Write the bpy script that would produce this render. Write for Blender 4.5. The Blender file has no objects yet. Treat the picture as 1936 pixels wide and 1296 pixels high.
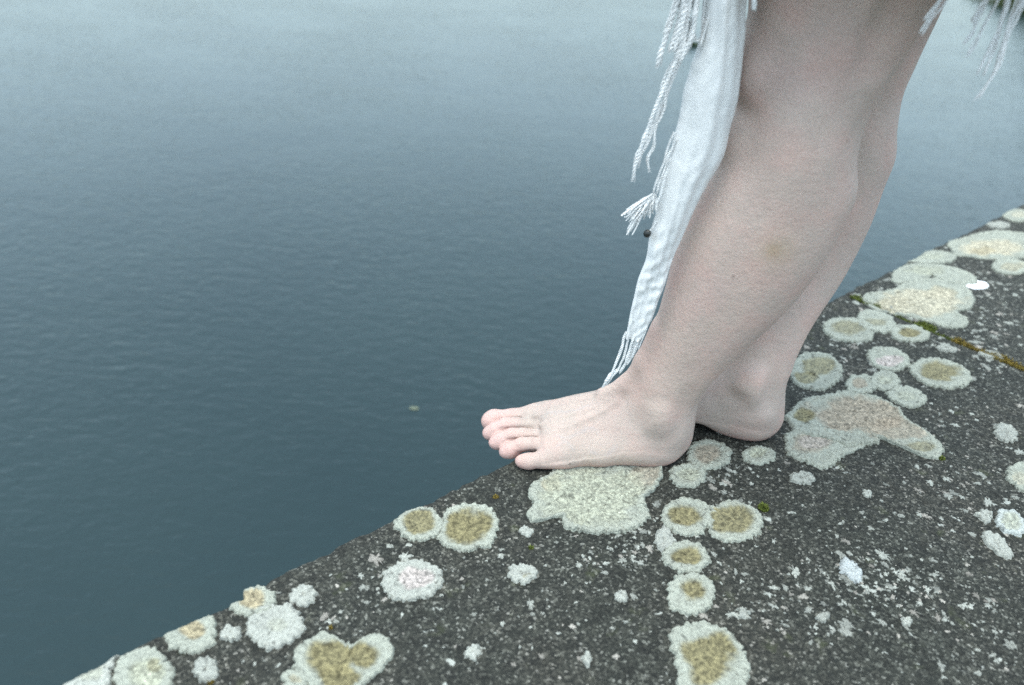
import bpy, math, random
import numpy as np
from mathutils import Matrix, Vector

random.seed(7)
rng = np.random.default_rng(7)
SC = bpy.context.scene
COL = SC.collection

# ------------------------------------------------------------------ camera
CAM_H, PITCH, ROLL, LENS = 0.54, 31.0, 4.0, 28.0
FPX = LENS / 36.0 * 1936.0
_p, _r = math.radians(PITCH), math.radians(ROLL)
_F = np.array([0, math.cos(_p), -math.sin(_p)])
_R0 = np.array([1.0, 0, 0]); _U0 = np.cross(_R0, _F)
_R = _R0 * math.cos(_r) + _U0 * math.sin(_r)
_U = -_R0 * math.sin(_r) + _U0 * math.cos(_r)
CAM = np.array([0, 0, CAM_H])
cam_data = bpy.data.cameras.new("camera"); cam = bpy.data.objects.new("camera", cam_data)
COL.objects.link(cam); SC.camera = cam
m = Matrix.Identity(4)
for i in range(3):
    m[i][0] = _R[i]; m[i][1] = _U[i]; m[i][2] = -_F[i]; m[i][3] = CAM[i]
cam.matrix_world = m
cam_data.lens = LENS; cam_data.sensor_width = 36.0
cam_data.clip_start = 0.02; cam_data.clip_end = 6000
cam_data.dof.use_dof = True
cam_data.dof.focus_distance = 0.82
cam_data.dof.aperture_fstop = 4.0
# a high-ISO picture: keep the sampling grain, no denoiser smear
SC.cycles.use_denoising = False
SC.cycles.use_adaptive_sampling = True
SC.cycles.adaptive_threshold = 0.012

# ------------------------------------------------------------------ sky, sun, exposure
SUN_EL, SUN_ROT = 80.0, -150.0      # high and softly veiled, a little behind the camera
world = bpy.data.worlds.new("World"); SC.world = world
world.use_nodes = True
nt = world.node_tree; nt.nodes.clear()
sky = nt.nodes.new("ShaderNodeTexSky"); sky.sky_type = 'NISHITA'
sky.sun_disc = False
sky.sun_elevation = math.radians(SUN_EL); sky.sun_rotation = math.radians(SUN_ROT)
sky.air_density = 1.2; sky.dust_density = 3.0; sky.ozone_density = 1.6
hs = nt.nodes.new("ShaderNodeHueSaturation"); hs.inputs["Saturation"].default_value = 0.5
bg = nt.nodes.new("ShaderNodeBackground"); bg.inputs["Strength"].default_value = 0.12
wo = nt.nodes.new("ShaderNodeOutputWorld")
nt.links.new(sky.outputs[0], hs.inputs["Color"])
tn = nt.nodes.new("ShaderNodeMix"); tn.data_type = 'RGBA'; tn.blend_type = 'MULTIPLY'; tn.inputs[0].default_value = 1.0
tn.inputs[7].default_value = (0.865, 1.0, 1.02, 1)      # the thin grey-cyan veil of a cool dull evening
nt.links.new(hs.outputs[0], tn.inputs[6]); nt.links.new(tn.outputs[2], bg.inputs["Color"])
nt.links.new(bg.outputs[0], wo.inputs["Surface"])
sun_d = bpy.data.lights.new("sun", 'SUN'); sun_d.energy = 0.55; sun_d.angle = math.radians(45)
sun_d.color = (1.0, 0.86, 0.72)
sun = bpy.data.objects.new("sun", sun_d); COL.objects.link(sun)
_az = math.radians(SUN_ROT)
sdir = Vector((math.sin(_az) * math.cos(math.radians(SUN_EL)), math.cos(_az) * math.cos(math.radians(SUN_EL)), math.sin(math.radians(SUN_EL))))
sun.rotation_euler = sdir.to_track_quat('Z', 'Y').to_euler()
sun.location = (-2, 2, 4)
SC.view_settings.view_transform = 'Standard'; SC.view_settings.look = 'None'
SC.view_settings.gamma = 1.0; SC.view_settings.use_curve_mapping = False
SC.view_settings.exposure = 1.86

# ------------------------------------------------------------------ helpers
def ray(x, y):
    return _F + _R * (x - 968) / FPX - _U * (y - 648) / FPX
def onz(x, y, z=0.0):
    d = ray(x, y); return CAM + d * (z - CAM_H) / d[2]
def ony(x, y, Y):
    d = ray(x, y); return CAM + d * Y / d[1]

def vn2(x, y, seed=0):
    xi = np.floor(x).astype(np.int64); yi = np.floor(y).astype(np.int64)
    fx = x - xi; fy = y - yi
    fx = fx * fx * (3 - 2 * fx); fy = fy * fy * (3 - 2 * fy)
    def h(a, b):
        n = (a * 374761393 + b * 668265263 + seed * 974634777) & 0xffffffff
        n = ((n ^ (n >> 13)) * 1274126177) & 0xffffffff
        n = ((n ^ (n >> 16)) * 2246822519) & 0xffffffff
        return ((n ^ (n >> 15)) & 0xffffff) / float(0xffffff)
    return (h(xi, yi) * (1 - fx) + h(xi + 1, yi) * fx) * (1 - fy) + (h(xi, yi + 1) * (1 - fx) + h(xi + 1, yi + 1) * fx) * fy
def fbm2(x, y, seed=0, octs=4, g=0.5):
    s = 0; a = 1; t = 0
    for i in range(octs):
        s = s + a * vn2(x * 2 ** i + 17.3 * i, y * 2 ** i - 9.1 * i, seed + i); t += a; a *= g
    return s / t - 0.5

def mesh_np(name, V, Fq, mat=None, parent=None, smooth=True, attrs=None, link=True):
    V = np.ascontiguousarray(V, dtype=np.float32); Fq = np.asarray(Fq, dtype=np.int32)
    me = bpy.data.meshes.new(name)
    k = Fq.shape[1]
    me.vertices.add(len(V)); me.vertices.foreach_set("co", V.ravel())
    me.loops.add(Fq.size); me.loops.foreach_set("vertex_index", Fq.ravel())
    me.polygons.add(len(Fq))
    me.polygons.foreach_set("loop_start", np.arange(0, Fq.size, k, dtype=np.int32))
    me.polygons.foreach_set("use_smooth", np.full(len(Fq), smooth, dtype=bool))
    for nm, val in (attrs or {}).items():
        val = np.asarray(val, dtype=np.float32)
        if val.ndim == 1:
            a = me.attributes.new(nm, 'FLOAT', 'POINT'); a.data.foreach_set("value", val)
        else:
            a = me.attributes.new(nm, 'FLOAT_COLOR', 'POINT')
            c = np.ones((len(val), 4), np.float32); c[:, :3] = val; a.data.foreach_set("color", c.ravel())
    me.update(calc_edges=True); me.validate()
    if mat: me.materials.append(mat)
    o = bpy.data.objects.new(name, me)
    if link: COL.objects.link(o)
    if parent: o.parent = parent
    return o

def grid_faces(nr, nc, wrap=False):
    i = np.arange(nr - 1)[:, None]; j = np.arange(nc if wrap else nc - 1)[None, :]
    j2 = (j + 1) % nc
    a = i * nc + j; b = i * nc + j2; c = (i + 1) * nc + j2; d = (i + 1) * nc + j
    return np.stack([a + 0 * j, b, c, d], -1).reshape(-1, 4)

def tag(o, label=None, cat=None, group=None, kind=None):
    if label: o["label"] = label
    if cat: o["category"] = cat
    if group: o["group"] = group
    if kind: o["kind"] = kind
    return o

def smooth1(t):
    t = np.clip(t, 0, 1); return t * t * (3 - 2 * t)

def crom(xs, ys, q):
    """smooth interpolation of a table"""
    xs = np.asarray(xs, float); ys = np.asarray(ys, float)
    mm = np.gradient(ys, xs)
    i = np.clip(np.searchsorted(xs, q) - 1, 0, len(xs) - 2)
    h = xs[i + 1] - xs[i]; t = np.clip((q - xs[i]) / h, 0, 1)
    return ((2 * t**3 - 3 * t**2 + 1) * ys[i] + (t**3 - 2 * t**2 + t) * h * mm[i] + (-2 * t**3 + 3 * t**2) * ys[i + 1] + (t**3 - t**2) * h * mm[i + 1])

# node helper
class NT:
    def __init__(s, name):
        s.m = bpy.data.materials.new(name); s.m.use_nodes = True; s.t = s.m.node_tree; s.t.nodes.clear()
        s.out = s.n("ShaderNodeOutputMaterial"); s.b = s.n("ShaderNodeBsdfPrincipled")
        s.l(s.b.outputs[0], s.out.inputs[0])
    def n(s, typ, **kw):
        nd = s.t.nodes.new(typ)
        for k, v in kw.items():
            if k.startswith("i_"): nd.inputs[k[2:].replace("_", " ")].default_value = v
            else: setattr(nd, k, v)
        return nd
    def l(s, a, b): s.t.links.new(a, b)
    def noise(s, vec, scale, detail=4, rough=0.5, dist=0.0):
        nd = s.n("ShaderNodeTexNoise"); nd.inputs["Scale"].default_value = scale; nd.inputs["Detail"].default_value = detail
        nd.inputs["Roughness"].default_value = rough; nd.inputs["Distortion"].default_value = dist
        s.l(vec, nd.inputs["Vector"]); return nd.outputs["Fac"]
    def ramp(s, fac, stops, interp='LINEAR'):
        nd = s.n("ShaderNodeValToRGB"); cr = nd.color_ramp; cr.interpolation = interp
        while len(cr.elements) < len(stops): cr.elements.new(0.5)
        for e, (p, c) in zip(cr.elements, stops):
            e.position = p; e.color = (c[0], c[1], c[2], 1) if hasattr(c, '__len__') else (c, c, c, 1)
        s.l(fac, nd.inputs[0]); return nd.outputs["Color"]
    def mix(s, fac, a, b, mode='MIX'):
        nd = s.n("ShaderNodeMix", data_type='RGBA', blend_type=mode)
        for sock, v in ((nd.inputs[0], fac), (nd.inputs[6], a), (nd.inputs[7], b)):
            if hasattr(v, 'links') or hasattr(v, 'is_linked'): s.l(v, sock)
            elif hasattr(v, '__len__'): sock.default_value = (v[0], v[1], v[2], 1)
            else: sock.default_value = v
        return nd.outputs[2]
    def math(s, op, a, b=0.0, clamp=False):
        nd = s.n("ShaderNodeMath", operation=op, use_clamp=clamp)
        for sock, v in ((nd.inputs[0], a), (nd.inputs[1], b)):
            if hasattr(v, 'is_linked'): s.l(v, sock)
            else: sock.default_value = v
        return nd.outputs[0]
    def bump(s, h, strength, dist, normal=None):
        nd = s.n("ShaderNodeBump"); nd.inputs["Strength"].default_value = strength; nd.inputs["Distance"].default_value = dist
        s.l(h, nd.inputs["Height"])
        if normal is not None: s.l(normal, nd.inputs["Normal"])
        return nd.outputs[0]
    def attr(s, name):
        return s.n("ShaderNodeAttribute", attribute_name=name)

def obj_coords(t):
    return t.n("ShaderNodeTexCoord").outputs["Object"]

# ------------------------------------------------------------------ materials
def mat_water():
    t = NT("water"); co = obj_coords(t)
    mp = t.n("ShaderNodeMapping"); mp.inputs["Scale"].default_value = (0.55, 1.0, 1.0); mp.inputs["Rotation"].default_value = (0, 0, math.radians(8))
    t.l(co, mp.inputs[0]); v = mp.outputs[0]
    a = t.noise(v, 25.0, 3, 0.55, 0.6)
    b = t.noise(v, 3.2, 2, 0.5, 0.4)
    c = t.noise(v, 42.0, 2, 0.5, 0.2)
    patch = t.ramp(t.noise(co, 0.9, 2, 0.5), [(0.35, 0.72), (0.65, 1.0)])
    h = t.math('ADD', t.math('MULTIPLY', t.math('ADD', t.math('MULTIPLY', a, 0.0050), t.math('MULTIPLY', c, 0.0022)), patch), t.math('MULTIPLY', b, 0.003))
    nrm = t.bump(h, 1.0, 1.0)
    t.l(nrm, t.b.inputs["Normal"])
    t.l(t.ramp(t.noise(co, 0.7, 3, 0.5), [(0.3, (0.012, 0.026, 0.029)), (0.7, (0.016, 0.032, 0.034))]), t.b.inputs["Base Color"])
    t.b.inputs["Roughness"].default_value = 0.10
    t.b.inputs["IOR"].default_value = 1.333
    return t.m

def mat_stone():
    t = NT("gritty_stone"); co = obj_coords(t)
    vor = t.n("ShaderNodeTexVoronoi"); vor.inputs["Scale"].default_value = 480; t.l(co, vor.inputs["Vector"])
    sep = t.n("ShaderNodeSeparateColor"); t.l(vor.outputs["Color"], sep.inputs[0])
    grain = t.ramp(sep.outputs[0], [(0.0, (0.010, 0.0113, 0.0092)), (0.45, (0.020, 0.0215, 0.0172)), (0.80, (0.039, 0.040, 0.0325)), (0.95, (0.088, 0.090, 0.076)), (1.0, (0.17, 0.17, 0.150))])
    big = t.ramp(t.noise(co, 7, 5, 0.6), [(0.3, (0.80, 0.84, 0.83)), (0.5, (1, 1, 1)), (0.72, (1.16, 1.08, 1.06))])
    c = t.mix(1.0, grain, big, 'MULTIPLY')
    med = t.ramp(t.noise(co, 60, 4, 0.6), [(0.3, (0.62, 0.62, 0.62)), (0.7, (1.35, 1.35, 1.35))])
    c = t.mix(1.0, c, med, 'MULTIPLY')
    # pale crust flecks
    n1 = t.noise(co, 75, 5, 0.65, 0.3); n2 = t.noise(co, 9, 3, 0.5)
    f = t.math('ADD', n1, t.math('MULTIPLY', n2, 0.35))
    fl = t.ramp(f, [(0.835, 0), (0.87, 1)])
    c = t.mix(t.math('MULTIPLY', fl, 0.75), c, (0.42, 0.44, 0.40))
    # greenish algae tint
    g = t.ramp(t.noise(co, 28, 4, 0.6), [(0.62, 0), (0.74, 1)])
    c = t.mix(t.math('MULTIPLY', g, 0.35), c, (0.075, 0.09, 0.035))
    t.l(c, t.b.inputs["Base Color"])
    t.b.inputs["Roughness"].default_value = 0.85
    t.b.inputs["Specular IOR Level"].default_value = 0.35
    h = t.math('ADD', t.math('MULTIPLY', vor.outputs["Distance"], 0.0016 * 0 + 0.9), t.math('MULTIPLY', t.noise(co, 220, 3, 0.6), 1.2))
    t.l(t.bump(h, 0.9, 0.0011), t.b.inputs["Normal"])
    return t.m

def mat_lichen():
    t = NT("crustose_lichen"); co = obj_coords(t)
    ca = t.attr("tint").outputs["Color"]
    n = t.ramp(t.noise(co, 420, 3, 0.6), [(0.3, 0.66), (0.55, 1.0), (0.8, 1.12)])
    c = t.mix(1.0, ca, n, 'MULTIPLY')
    pits = t.ramp(t.noise(co, 240, 3, 0.7), [(0.30, 0.5), (0.42, 1.0)])
    c = t.mix(1.0, c, pits, 'MULTIPLY')
    t.l(c, t.b.inputs["Base Color"]); t.b.inputs["Roughness"].default_value = 0.95
    t.b.inputs["Specular IOR Level"].default_value = 0.15
    vor = t.n("ShaderNodeTexVoronoi"); vor.inputs["Scale"].default_value = 520; t.l(co, vor.inputs["Vector"])
    h = t.math('SUBTRACT', t.noise(co, 260, 4, 0.6), t.math('MULTIPLY', vor.outputs["Distance"], 0.6))
    t.l(t.bump(h, 0.9, 0.0016), t.b.inputs["Normal"])
    return t.m

def mat_skin():
    t = NT("pale_skin"); co = obj_coords(t)
    ca = t.attr("tint").outputs["Color"]
    n = t.ramp(t.noise(co, 28, 4, 0.55), [(0.3, (0.93, 0.965, 0.96)), (0.5, (1, 1, 1)), (0.7, (1.04, 0.965, 0.96))])
    c = t.mix(1.0, ca, n, 'MULTIPLY')
    n2 = t.ramp(t.noise(co, 520, 3, 0.8), [(0.3, 0.88), (0.7, 1.09)])
    c = t.mix(1.0, c, n2, 'MULTIPLY')
    t.l(c, t.b.inputs["Base Color"])
    t.b.inputs["Roughness"].default_value = 0.6
    t.b.inputs["Specular IOR Level"].default_value = 0.25
    t.b.inputs["Subsurface Weight"].default_value = 0.08
    t.b.inputs["Subsurface Radius"].default_value = (1.0, 0.4, 0.25)
    t.b.inputs["Subsurface Scale"].default_value = 0.004
    h = t.math('ADD', t.noise(co, 700, 3, 0.6), t.math('MULTIPLY', t.noise(co, 130, 3, 0.6), 2.0))
    t.l(t.bump(h, 0.6, 0.0008), t.b.inputs["Normal"])
    return t.m

def mat_nail():
    t = NT("toenail_skin"); t.b.inputs["Base Color"].default_value = (0.76, 0.66, 0.62, 1)
    t.b.inputs["Roughness"].default_value = 0.42
    return t.m

def mat_cloth():
    t = NT("white_cotton"); co = obj_coords(t)
    n = t.ramp(t.noise(co, 40, 4, 0.6), [(0.3, (0.80, 0.80, 0.79)), (0.7, (0.86, 0.86, 0.85))])
    t.l(n, t.b.inputs["Base Color"]); t.b.inputs["Roughness"].default_value = 0.9
    t.b.inputs["Sheen Weight"].default_value = 0.2
    t.b.inputs["Subsurface Weight"].default_value = 0.0
    t.b.inputs["Subsurface Scale"].default_value = 0.004
    w1 = t.n("ShaderNodeTexWave"); w1.inputs["Scale"].default_value = 260; w1.bands_direction = 'Z'; w1.inputs["Distortion"].default_value = 2; t.l(co, w1.inputs["Vector"])
    h = t.math('ADD', t.math('MULTIPLY', w1.outputs["Fac"], 0.4), t.noise(co, 320, 3, 0.6))
    t.l(t.bump(h, 0.5, 0.0007), t.b.inputs["Normal"])
    tr = t.n("ShaderNodeBsdfTranslucent"); tr.inputs["Color"].default_value = (.88, .86, .83, 1)
    ms = t.n("ShaderNodeMixShader"); ms.inputs[0].default_value = 0.12
    t.l(t.b.outputs[0], ms.inputs[1]); t.l(tr.outputs[0], ms.inputs[2]); t.l(ms.outputs[0], t.out.inputs[0])
    return t.m

def mat_simple(name, c1, c2, scale, rough=0.9):
    t = NT(name); co = obj_coords(t)
    t.l(t.ramp(t.noise(co, scale, 3, 0.6), [(0.3, c1), (0.7, c2)]), t.b.inputs["Base Color"])
    t.b.inputs["Roughness"].default_value = rough
    return t.m

M_water, M_stone, M_lichen, M_skin, M_nail, M_cloth = mat_water(), mat_stone(), mat_lichen(), mat_skin(), mat_nail(), mat_cloth()

# ------------------------------------------------------------------ setting: water
WZ = -1.0
def water():
    s = 2500.0
    o = mesh_np("water", np.array([(-s, -s, WZ), (s, -s, WZ), (s, s, WZ), (-s, s, WZ)], float), np.array([[0, 1, 2, 3]]), M_water, smooth=False)
    tag(o, kind="structure")
water()

# ------------------------------------------------------------------ stone coping: frame s along the edge, t inward
EO = np.array([0.0, 0.655]); ES = np.array([0.738, 0.675]); ES /= np.linalg.norm(ES); ET = np.array([ES[1], -ES[0]])
def st(P):
    d = np.asarray(P)[..., :2] - EO
    return d @ ES, d @ ET
def xy(s, t):
    return EO[0] + s * ES[0] + t * ET[0], EO[1] + s * ES[1] + t * ET[1]
S_J = 0.688   # joint between the two visible slabs
s_chip = st(onz(455, 1108))[0]
def edge_off(s):
    e = 0.003 * (vn2(s * 7, s * 0 + 3.3, 5) - 0.5) + 0.0025 * (vn2(s * 34, s * 0, 6) - 0.5) + 0.0035 * (vn2(s * 130, s * 0, 7) - 0.5)
    e = e + 0.006 * smooth1((s_chip - s) / 0.004) * smooth1((s - s_chip + 0.10) / 0.09)
    return e
def joint_w(s, t):
    jj = S_J + 0.004 * (vn2(t * 30, t * 0 + 1.0, 9) - 0.5)
    return np.abs(s - jj)
def top_z(s, t):
    """height of the stone top (before grain)"""
    z = 0.0030 * fbm2(s * 9, t * 9, 21, 3) + 0.0016 * fbm2(s * 45, t * 45, 22, 3)
    r = 0.010
    tt = np.clip(t - edge_off(s), 0, r)
    z = z - (r - np.sqrt(np.maximum(r * r - (r - tt) ** 2, 0)))
    jw = np.clip(joint_w(s, t) / 0.008, 0, 1)
    z = z - 0.006 * (1 - jw) ** 2
    return z
def var_axis(segs):
    out = []
    for a, b, d in segs:
        n = max(1, int(round((b - a) / d))); out.append(np.linspace(a, b, n, endpoint=False))
    out.append(np.array([segs[-1][1]]))
    return np.concatenate(out)
def slab(name, s_ax, t_ax, s_lo, s_hi, label):
    # profile: down the water face, round the arris, across the top
    down = np.array([-0.26, -0.2, -0.14, -0.10, -0.07, -0.05, -0.035, -0.025, -0.018])
    S = s_ax[:, None]
    T = t_ax[None, :]
    Zt = top_z(S, edge_off(S) + T)
    g = 0.0013 * (fbm2(S * 260, T * 260, 31, 2)) * 1.6
    tt = edge_off(S) + T
    # arris verts keep a little noise along t as well
    TT = tt + 0.0022 * fbm2(S * 240, T * 240, 35, 2) * np.exp(-T / 0.01)
    X, Y = xy(S + 0 * T, TT); Z = Zt + g
    D = down[None, :] + 0 * S
    to = edge_off(S) + 0.004 * fbm2(S * 20, D * 20, 41, 3) + 0.0025 * fbm2(S * 200, D * 200, 42, 2)
    X2, Y2 = xy(S + 0 * D, to); Z2 = D
    Xa = np.concatenate([X2, X], 1); Ya = np.concatenate([Y2, Y], 1); Za = np.concatenate([Z2, Z], 1)
    # joint / end skirts and back skirt
    nr, nc = Xa.shape
    V = np.stack([Xa, Ya, Za], -1)
    def skirt(row): q = row.copy(); q[..., 2] = -0.26; return q
    Vf = np.concatenate([skirt(V[:1]), V, skirt(V[-1:])], 0)
    back = Vf[:, -1:].copy(); back[..., 2] = -0.26
    Vf = np.concatenate([Vf, back], 1)
    F_ = grid_faces(Vf.shape[0], Vf.shape[1])[:, ::-1]
    return mesh_np(name, Vf.reshape(-1, 3), F_, M_stone, smooth=True)
t_fine = var_axis([(0.0, 0.02, 0.0015), (0.02, 0.66, 0.0026), (0.66, 1.1, 0.02)])
t_far = var_axis([(0.0, 0.02, 0.002), (0.02, 0.9, 0.005), (0.9, 1.1, 0.03)])
wall = bpy.data.objects.new("quay_wall", None); COL.objects.link(wall)
wall.location = (0, 0, 0)
tag(wall, "dark gritty stone quay wall with pale lichen, under the bare feet", "wall")
s1 = slab("coping_stone", var_axis([(-2.2, -0.5, 0.03), (-0.5, S_J - 0.012, 0.0026), (S_J - 0.012, S_J - 0.0015, 0.0015)]), t_fine, 0, 0, None)
s2 = slab("coping_stone", var_axis([(S_J + 0.0015, S_J + 0.012, 0.0015), (S_J + 0.012, 1.9, 0.0045), (1.9, 3.0, 0.05)]), t_far, 0, 0, None)
s3 = slab("coping_stone", var_axis([(3.004, 6.0, 0.1)]), t_far, 0, 0, None)
for s_, lb in ((s1, "near coping slab carrying both feet and most of the lichen"), (s2, "far coping slab beyond the mossy joint"), (s3, None)):
    s_.parent = wall
    if lb: s_["label"] = lb
def wallface():
    V = []; 
    for s in (-2.2, 6.0):
        for t in (0.02, 1.08):
            for z in (-1.6, -0.262):
                x, y = xy(s, t); V.append((x, y, z))
    F_ = [[0, 1, 5, 4], [2, 6, 7, 3], [0, 2, 3, 1], [4, 5, 7, 6], [1, 3, 7, 5]]
    return mesh_np("wall_base", np.array(V), np.array(F_), M_stone, wall, smooth=False)
wallface()
# quay ground behind the coping
def quay():
    V = []
    for s, t in ((-2.2, 1.11), (40, 1.11), (40, 40), (-30, 40), (-30, 1.11)):
        x, y = xy(s, t); V.append((x, y, -0.03))
    for s, t in ((-2.2, 1.11), (40, 1.11), (40, 40), (-30, 40), (-30, 1.11)):
        x, y = xy(s, t); V.append((x, y, -1.6))
    me = bpy.data.meshes.new("quay_ground")
    me.from_pydata(V, [], [[0, 4, 3, 2, 1], [0, 1, 6, 5], [4, 0, 5, 9], [1, 2, 7, 6], [3, 4, 9, 8]])
    me.materials.append(M_stone); o = bpy.data.objects.new("quay_ground", me); COL.objects.link(o); tag(o, kind="structure")
quay()

def surf(s, t):
    return top_z(s, np.maximum(t, edge_off(s) + 0.0))

# ------------------------------------------------------------------ lichens
RIM = np.array([0.305, 0.322, 0.275]); WHITE = np.array([0.345, 0.358, 0.322])
CENT = {"olive": np.array([0.175, 0.155, 0.082]), "tan": np.array([0.30, 0.26, 0.17]), "grey": np.array([0.32, 0.33, 0.255]),
        "pink": np.array([0.40, 0.35, 0.33]), "beige": np.array([0.40, 0.37, 0.28]), "brown": np.array([0.28, 0.235, 0.18])}
def ell(cx, cy, w, h, ang=0, n=16):
    a = np.linspace(0, 2 * np.pi, n, endpoint=False); c, s = math.cos(math.radians(ang)), math.sin(math.radians(ang))
    x = w / 2 * np.cos(a); y = h / 2 * np.sin(a)
    return [(cx + x[i] * c - y[i] * s, cy + x[i] * s + y[i] * c) for i in range(n)]
LIC = 0
def lichen(outline, label, centres=(), rim=RIM, thick=0.0022, group="lichen rosettes on the coping", lobes=1.0, gran=1.0, cpt=None):
    """outline in photo pixels laid on the stone top; centres: (x, y, rx, ry, kind, strength)"""
    global LIC; LIC += 1; sd = 100 + LIC * 7
    pts = np.array([onz(x, y)[:2] for x, y in outline])
    c = pts.mean(0) if cpt is None else onz(*cpt)[:2]
    d = pts - c; an = np.arctan2(d[:, 1], d[:, 0]); rr = np.hypot(d[:, 0], d[:, 1])
    o_ = np.argsort(an); an = an[o_]; rr = rr[o_]
    ax = np.concatenate([an[-2:] - 2 * np.pi, an, an[:2] + 2 * np.pi]); rx = np.concatenate([rr[-2:], rr, rr[:2]])
    Rm = rr.mean(); nseg = int(np.clip(2 * np.pi * Rm / 0.0009, 60, 420)); nr = int(np.clip(Rm / 0.0011, 9, 60))
    th = np.linspace(-np.pi, np.pi, nseg, endpoint=False)
    R_ = crom(ax, rx, th)
    # crenulated lobed margin (lobe width about 2.5 mm), periodic in angle
    L = 2 * np.pi * Rm / 0.0032
    lob = vn2(np.cos(th) * L / 6.28 + 50, np.sin(th) * L / 6.28 + 50, sd)
    lob2 = vn2(np.cos(th) * L / 2.6 + 50, np.sin(th) * L / 2.6 + 50, sd + 1)
    big = vn2(np.cos(th) * 1.6 + 50, np.sin(th) * 1.6 + 50, sd + 2)
    R_ = R_ * (1 + 0.16 * (big - 0.5) + 0.10 * (vn2(np.cos(th) * 4.5 + 50, np.sin(th) * 4.5 + 50, sd + 4) - 0.5)) + lobes * (0.0040 * (lob - 0.62) + 0.0032 * (lob2 - 0.5))
    f = 1 - (1 - np.linspace(0, 1, nr)) ** 1.15
    f[0] = 0.004
    X = c[0] + f[:, None] * R_ * np.cos(th); Y = c[1] + f[:, None] * R_ * np.sin(th)
    rimd = (1 - f[:, None]) * R_ + 0 * X
    s, t = st(np.stack([X, Y], -1))
    base = surf(s, t)
    e = smooth1(rimd / 0.0016)
    H = thick * (0.35 + 0.65 * np.exp(-((rimd - 0.004) / 0.007) ** 2)) + 0.0011 * gran * fbm2(s * 330, t * 330, sd, 3) * 2 + 0.0016 * gran * fbm2(s * 110, t * 110, sd + 3, 2)
    Z = base + (np.maximum(H, 0.0006) + .0009) * e + 0.0003
    # rim skirt down into the stone
    Z[-1] = base[-1] - 0.0006
    t_edge = edge_off(s)
    over = np.maximum(t_edge + .0005 - t, 0)
    Z = Z - over * 1.2
    X = X + over * .97 * ET[0]; Y = Y + over * .97 * ET[1]
    # tint
    nz = fbm2(s * 60, t * 60, sd + 5, 4) * 2
    col = np.ones(X.shape + (3,)) * rim
    col = col * (1 + 0.10 * fbm2(s * 25, t * 25, sd + 9, 3)[..., None] * 2)
    for (cx, cy, w, h, kind, stg) in centres:
        cc = st(onz(cx, cy)); wx = st(onz(cx + w, cy)); hx = st(onz(cx, cy + h))
        A = np.array([[wx[0] - cc[0], hx[0] - cc[0]], [wx[1] - cc[1], hx[1] - cc[1]]])
        q = np.linalg.solve(A, np.stack([(s - cc[0]).ravel(), (t - cc[1]).ravel()]))
        k = np.sqrt((q ** 2).sum(0)).reshape(X.shape)
        mk = smooth1((1.22 - k + 0.45 * nz) / 0.45) * stg
        mk = mk * smooth1((rimd - 0.003) / 0.004)
        spk = 0.45 + 1.1 * vn2(s * 480, t * 480, sd + 8)
        col = col * (1 - mk[..., None]) + CENT[kind] * spk[..., None] * mk[..., None]
        Z = Z - 0.0006 * mk
    # faint concentric growth zones and worn-through gaps
    col = col * (1 + .06 * np.sin(rimd / .0034 + 5 * fbm2(s * 30, t * 30, sd + 14, 2))[..., None] * smooth1((rimd - .003) / .004)[..., None])
    gap = smooth1((vn2(s * 75, t * 75, sd + 15) * .7 + vn2(s * 260, t * 260, sd + 16) * .45 - .99) / .06) * smooth1(rimd / .004)
    col = col * (1 - .5 * gap[..., None]); Z = Z - .0008 * gap * e
    pit = smooth1((vn2(s * 230, t * 230, sd + 12) - 0.83) / 0.1)
    col = col * (1 - 0.45 * pit[..., None])
    V = np.stack([X, Y, Z], -1).reshape(-1, 3)
    F_ = grid_faces(nr, nseg, True)
    org = np.array([c[0], c[1], 0.0])
    o = mesh_np("lichen", V - org, F_, M_lichen, attrs={"tint": col.reshape(-1, 3)})
    o.location = org
    tag(o, label, "lichen", group)
    return o

G_B = "olive-centred lichen rosettes"; G_P = "small pale lichen patches"
# lower left corner
lichen([(112, 1300), (128, 1272), (165, 1245), (212, 1228), (224, 1245), (214, 1275), (200, 1310), (150, 1320)], "white lichen cut by the stone edge at the lower left corner", [(170, 1275, 30, 20, "grey", .5)], WHITE)
lichen(ell(270, 1280, 120, 104), "round grey-green lichen second from the lower left corner along the edge", [(275, 1275, 34, 30, "grey", .9), (290, 1262, 14, 12, "olive", .5)])
lichen(ell(364, 1200, 104, 80, -12), "tan-centred lichen near the edge, just left of a small pale crumb", [(366, 1195, 26, 18, "tan", .95)])
lichen(ell(436, 1200, 42, 32, -10), "small pale crumb of lichen left of the big plain white round one", [], WHITE * .92, group=G_P)
lichen(ell(390, 1268, 48, 50), "small pale lichen with a mustard dot at its foot, by the bottom edge", [], WHITE * .9, group=G_P)
lichen(ell(477, 1140, 92, 62, -5), "tan-centred lichen sitting right on the chip in the stone edge", [(478, 1136, 26, 19, "tan", .95)])
lichen(ell(521, 1186, 116, 82, -8), "plain white round lichen just below the one on the edge chip", [(522, 1186, 20, 14, "grey", .4)], WHITE * .97)
lichen(ell(573, 1128, 56, 44, -15), "small white lichen up and to the right of the plain white round one", [], WHITE, group=G_P)
lichen([(552, 1240), (570, 1210), (605, 1198), (645, 1208), (672, 1215), (705, 1200), (738, 1205), (748, 1230), (735, 1262), (700, 1290), (660, 1320), (600, 1320), (565, 1285)],
       "large heart-shaped lichen with broad olive middle at the bottom edge", [(625, 1245, 44, 34, "olive", .97), (690, 1242, 32, 24, "olive", .97), (640, 1285, 36, 26, "olive", .97)], cpt=(650, 1255))
lichen(ell(557, 1288, 52, 40), "small pale lichen tucked against the left side of the heart-shaped one", [(560, 1288, 14, 10, "tan", .5)], group=G_P)
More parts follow.
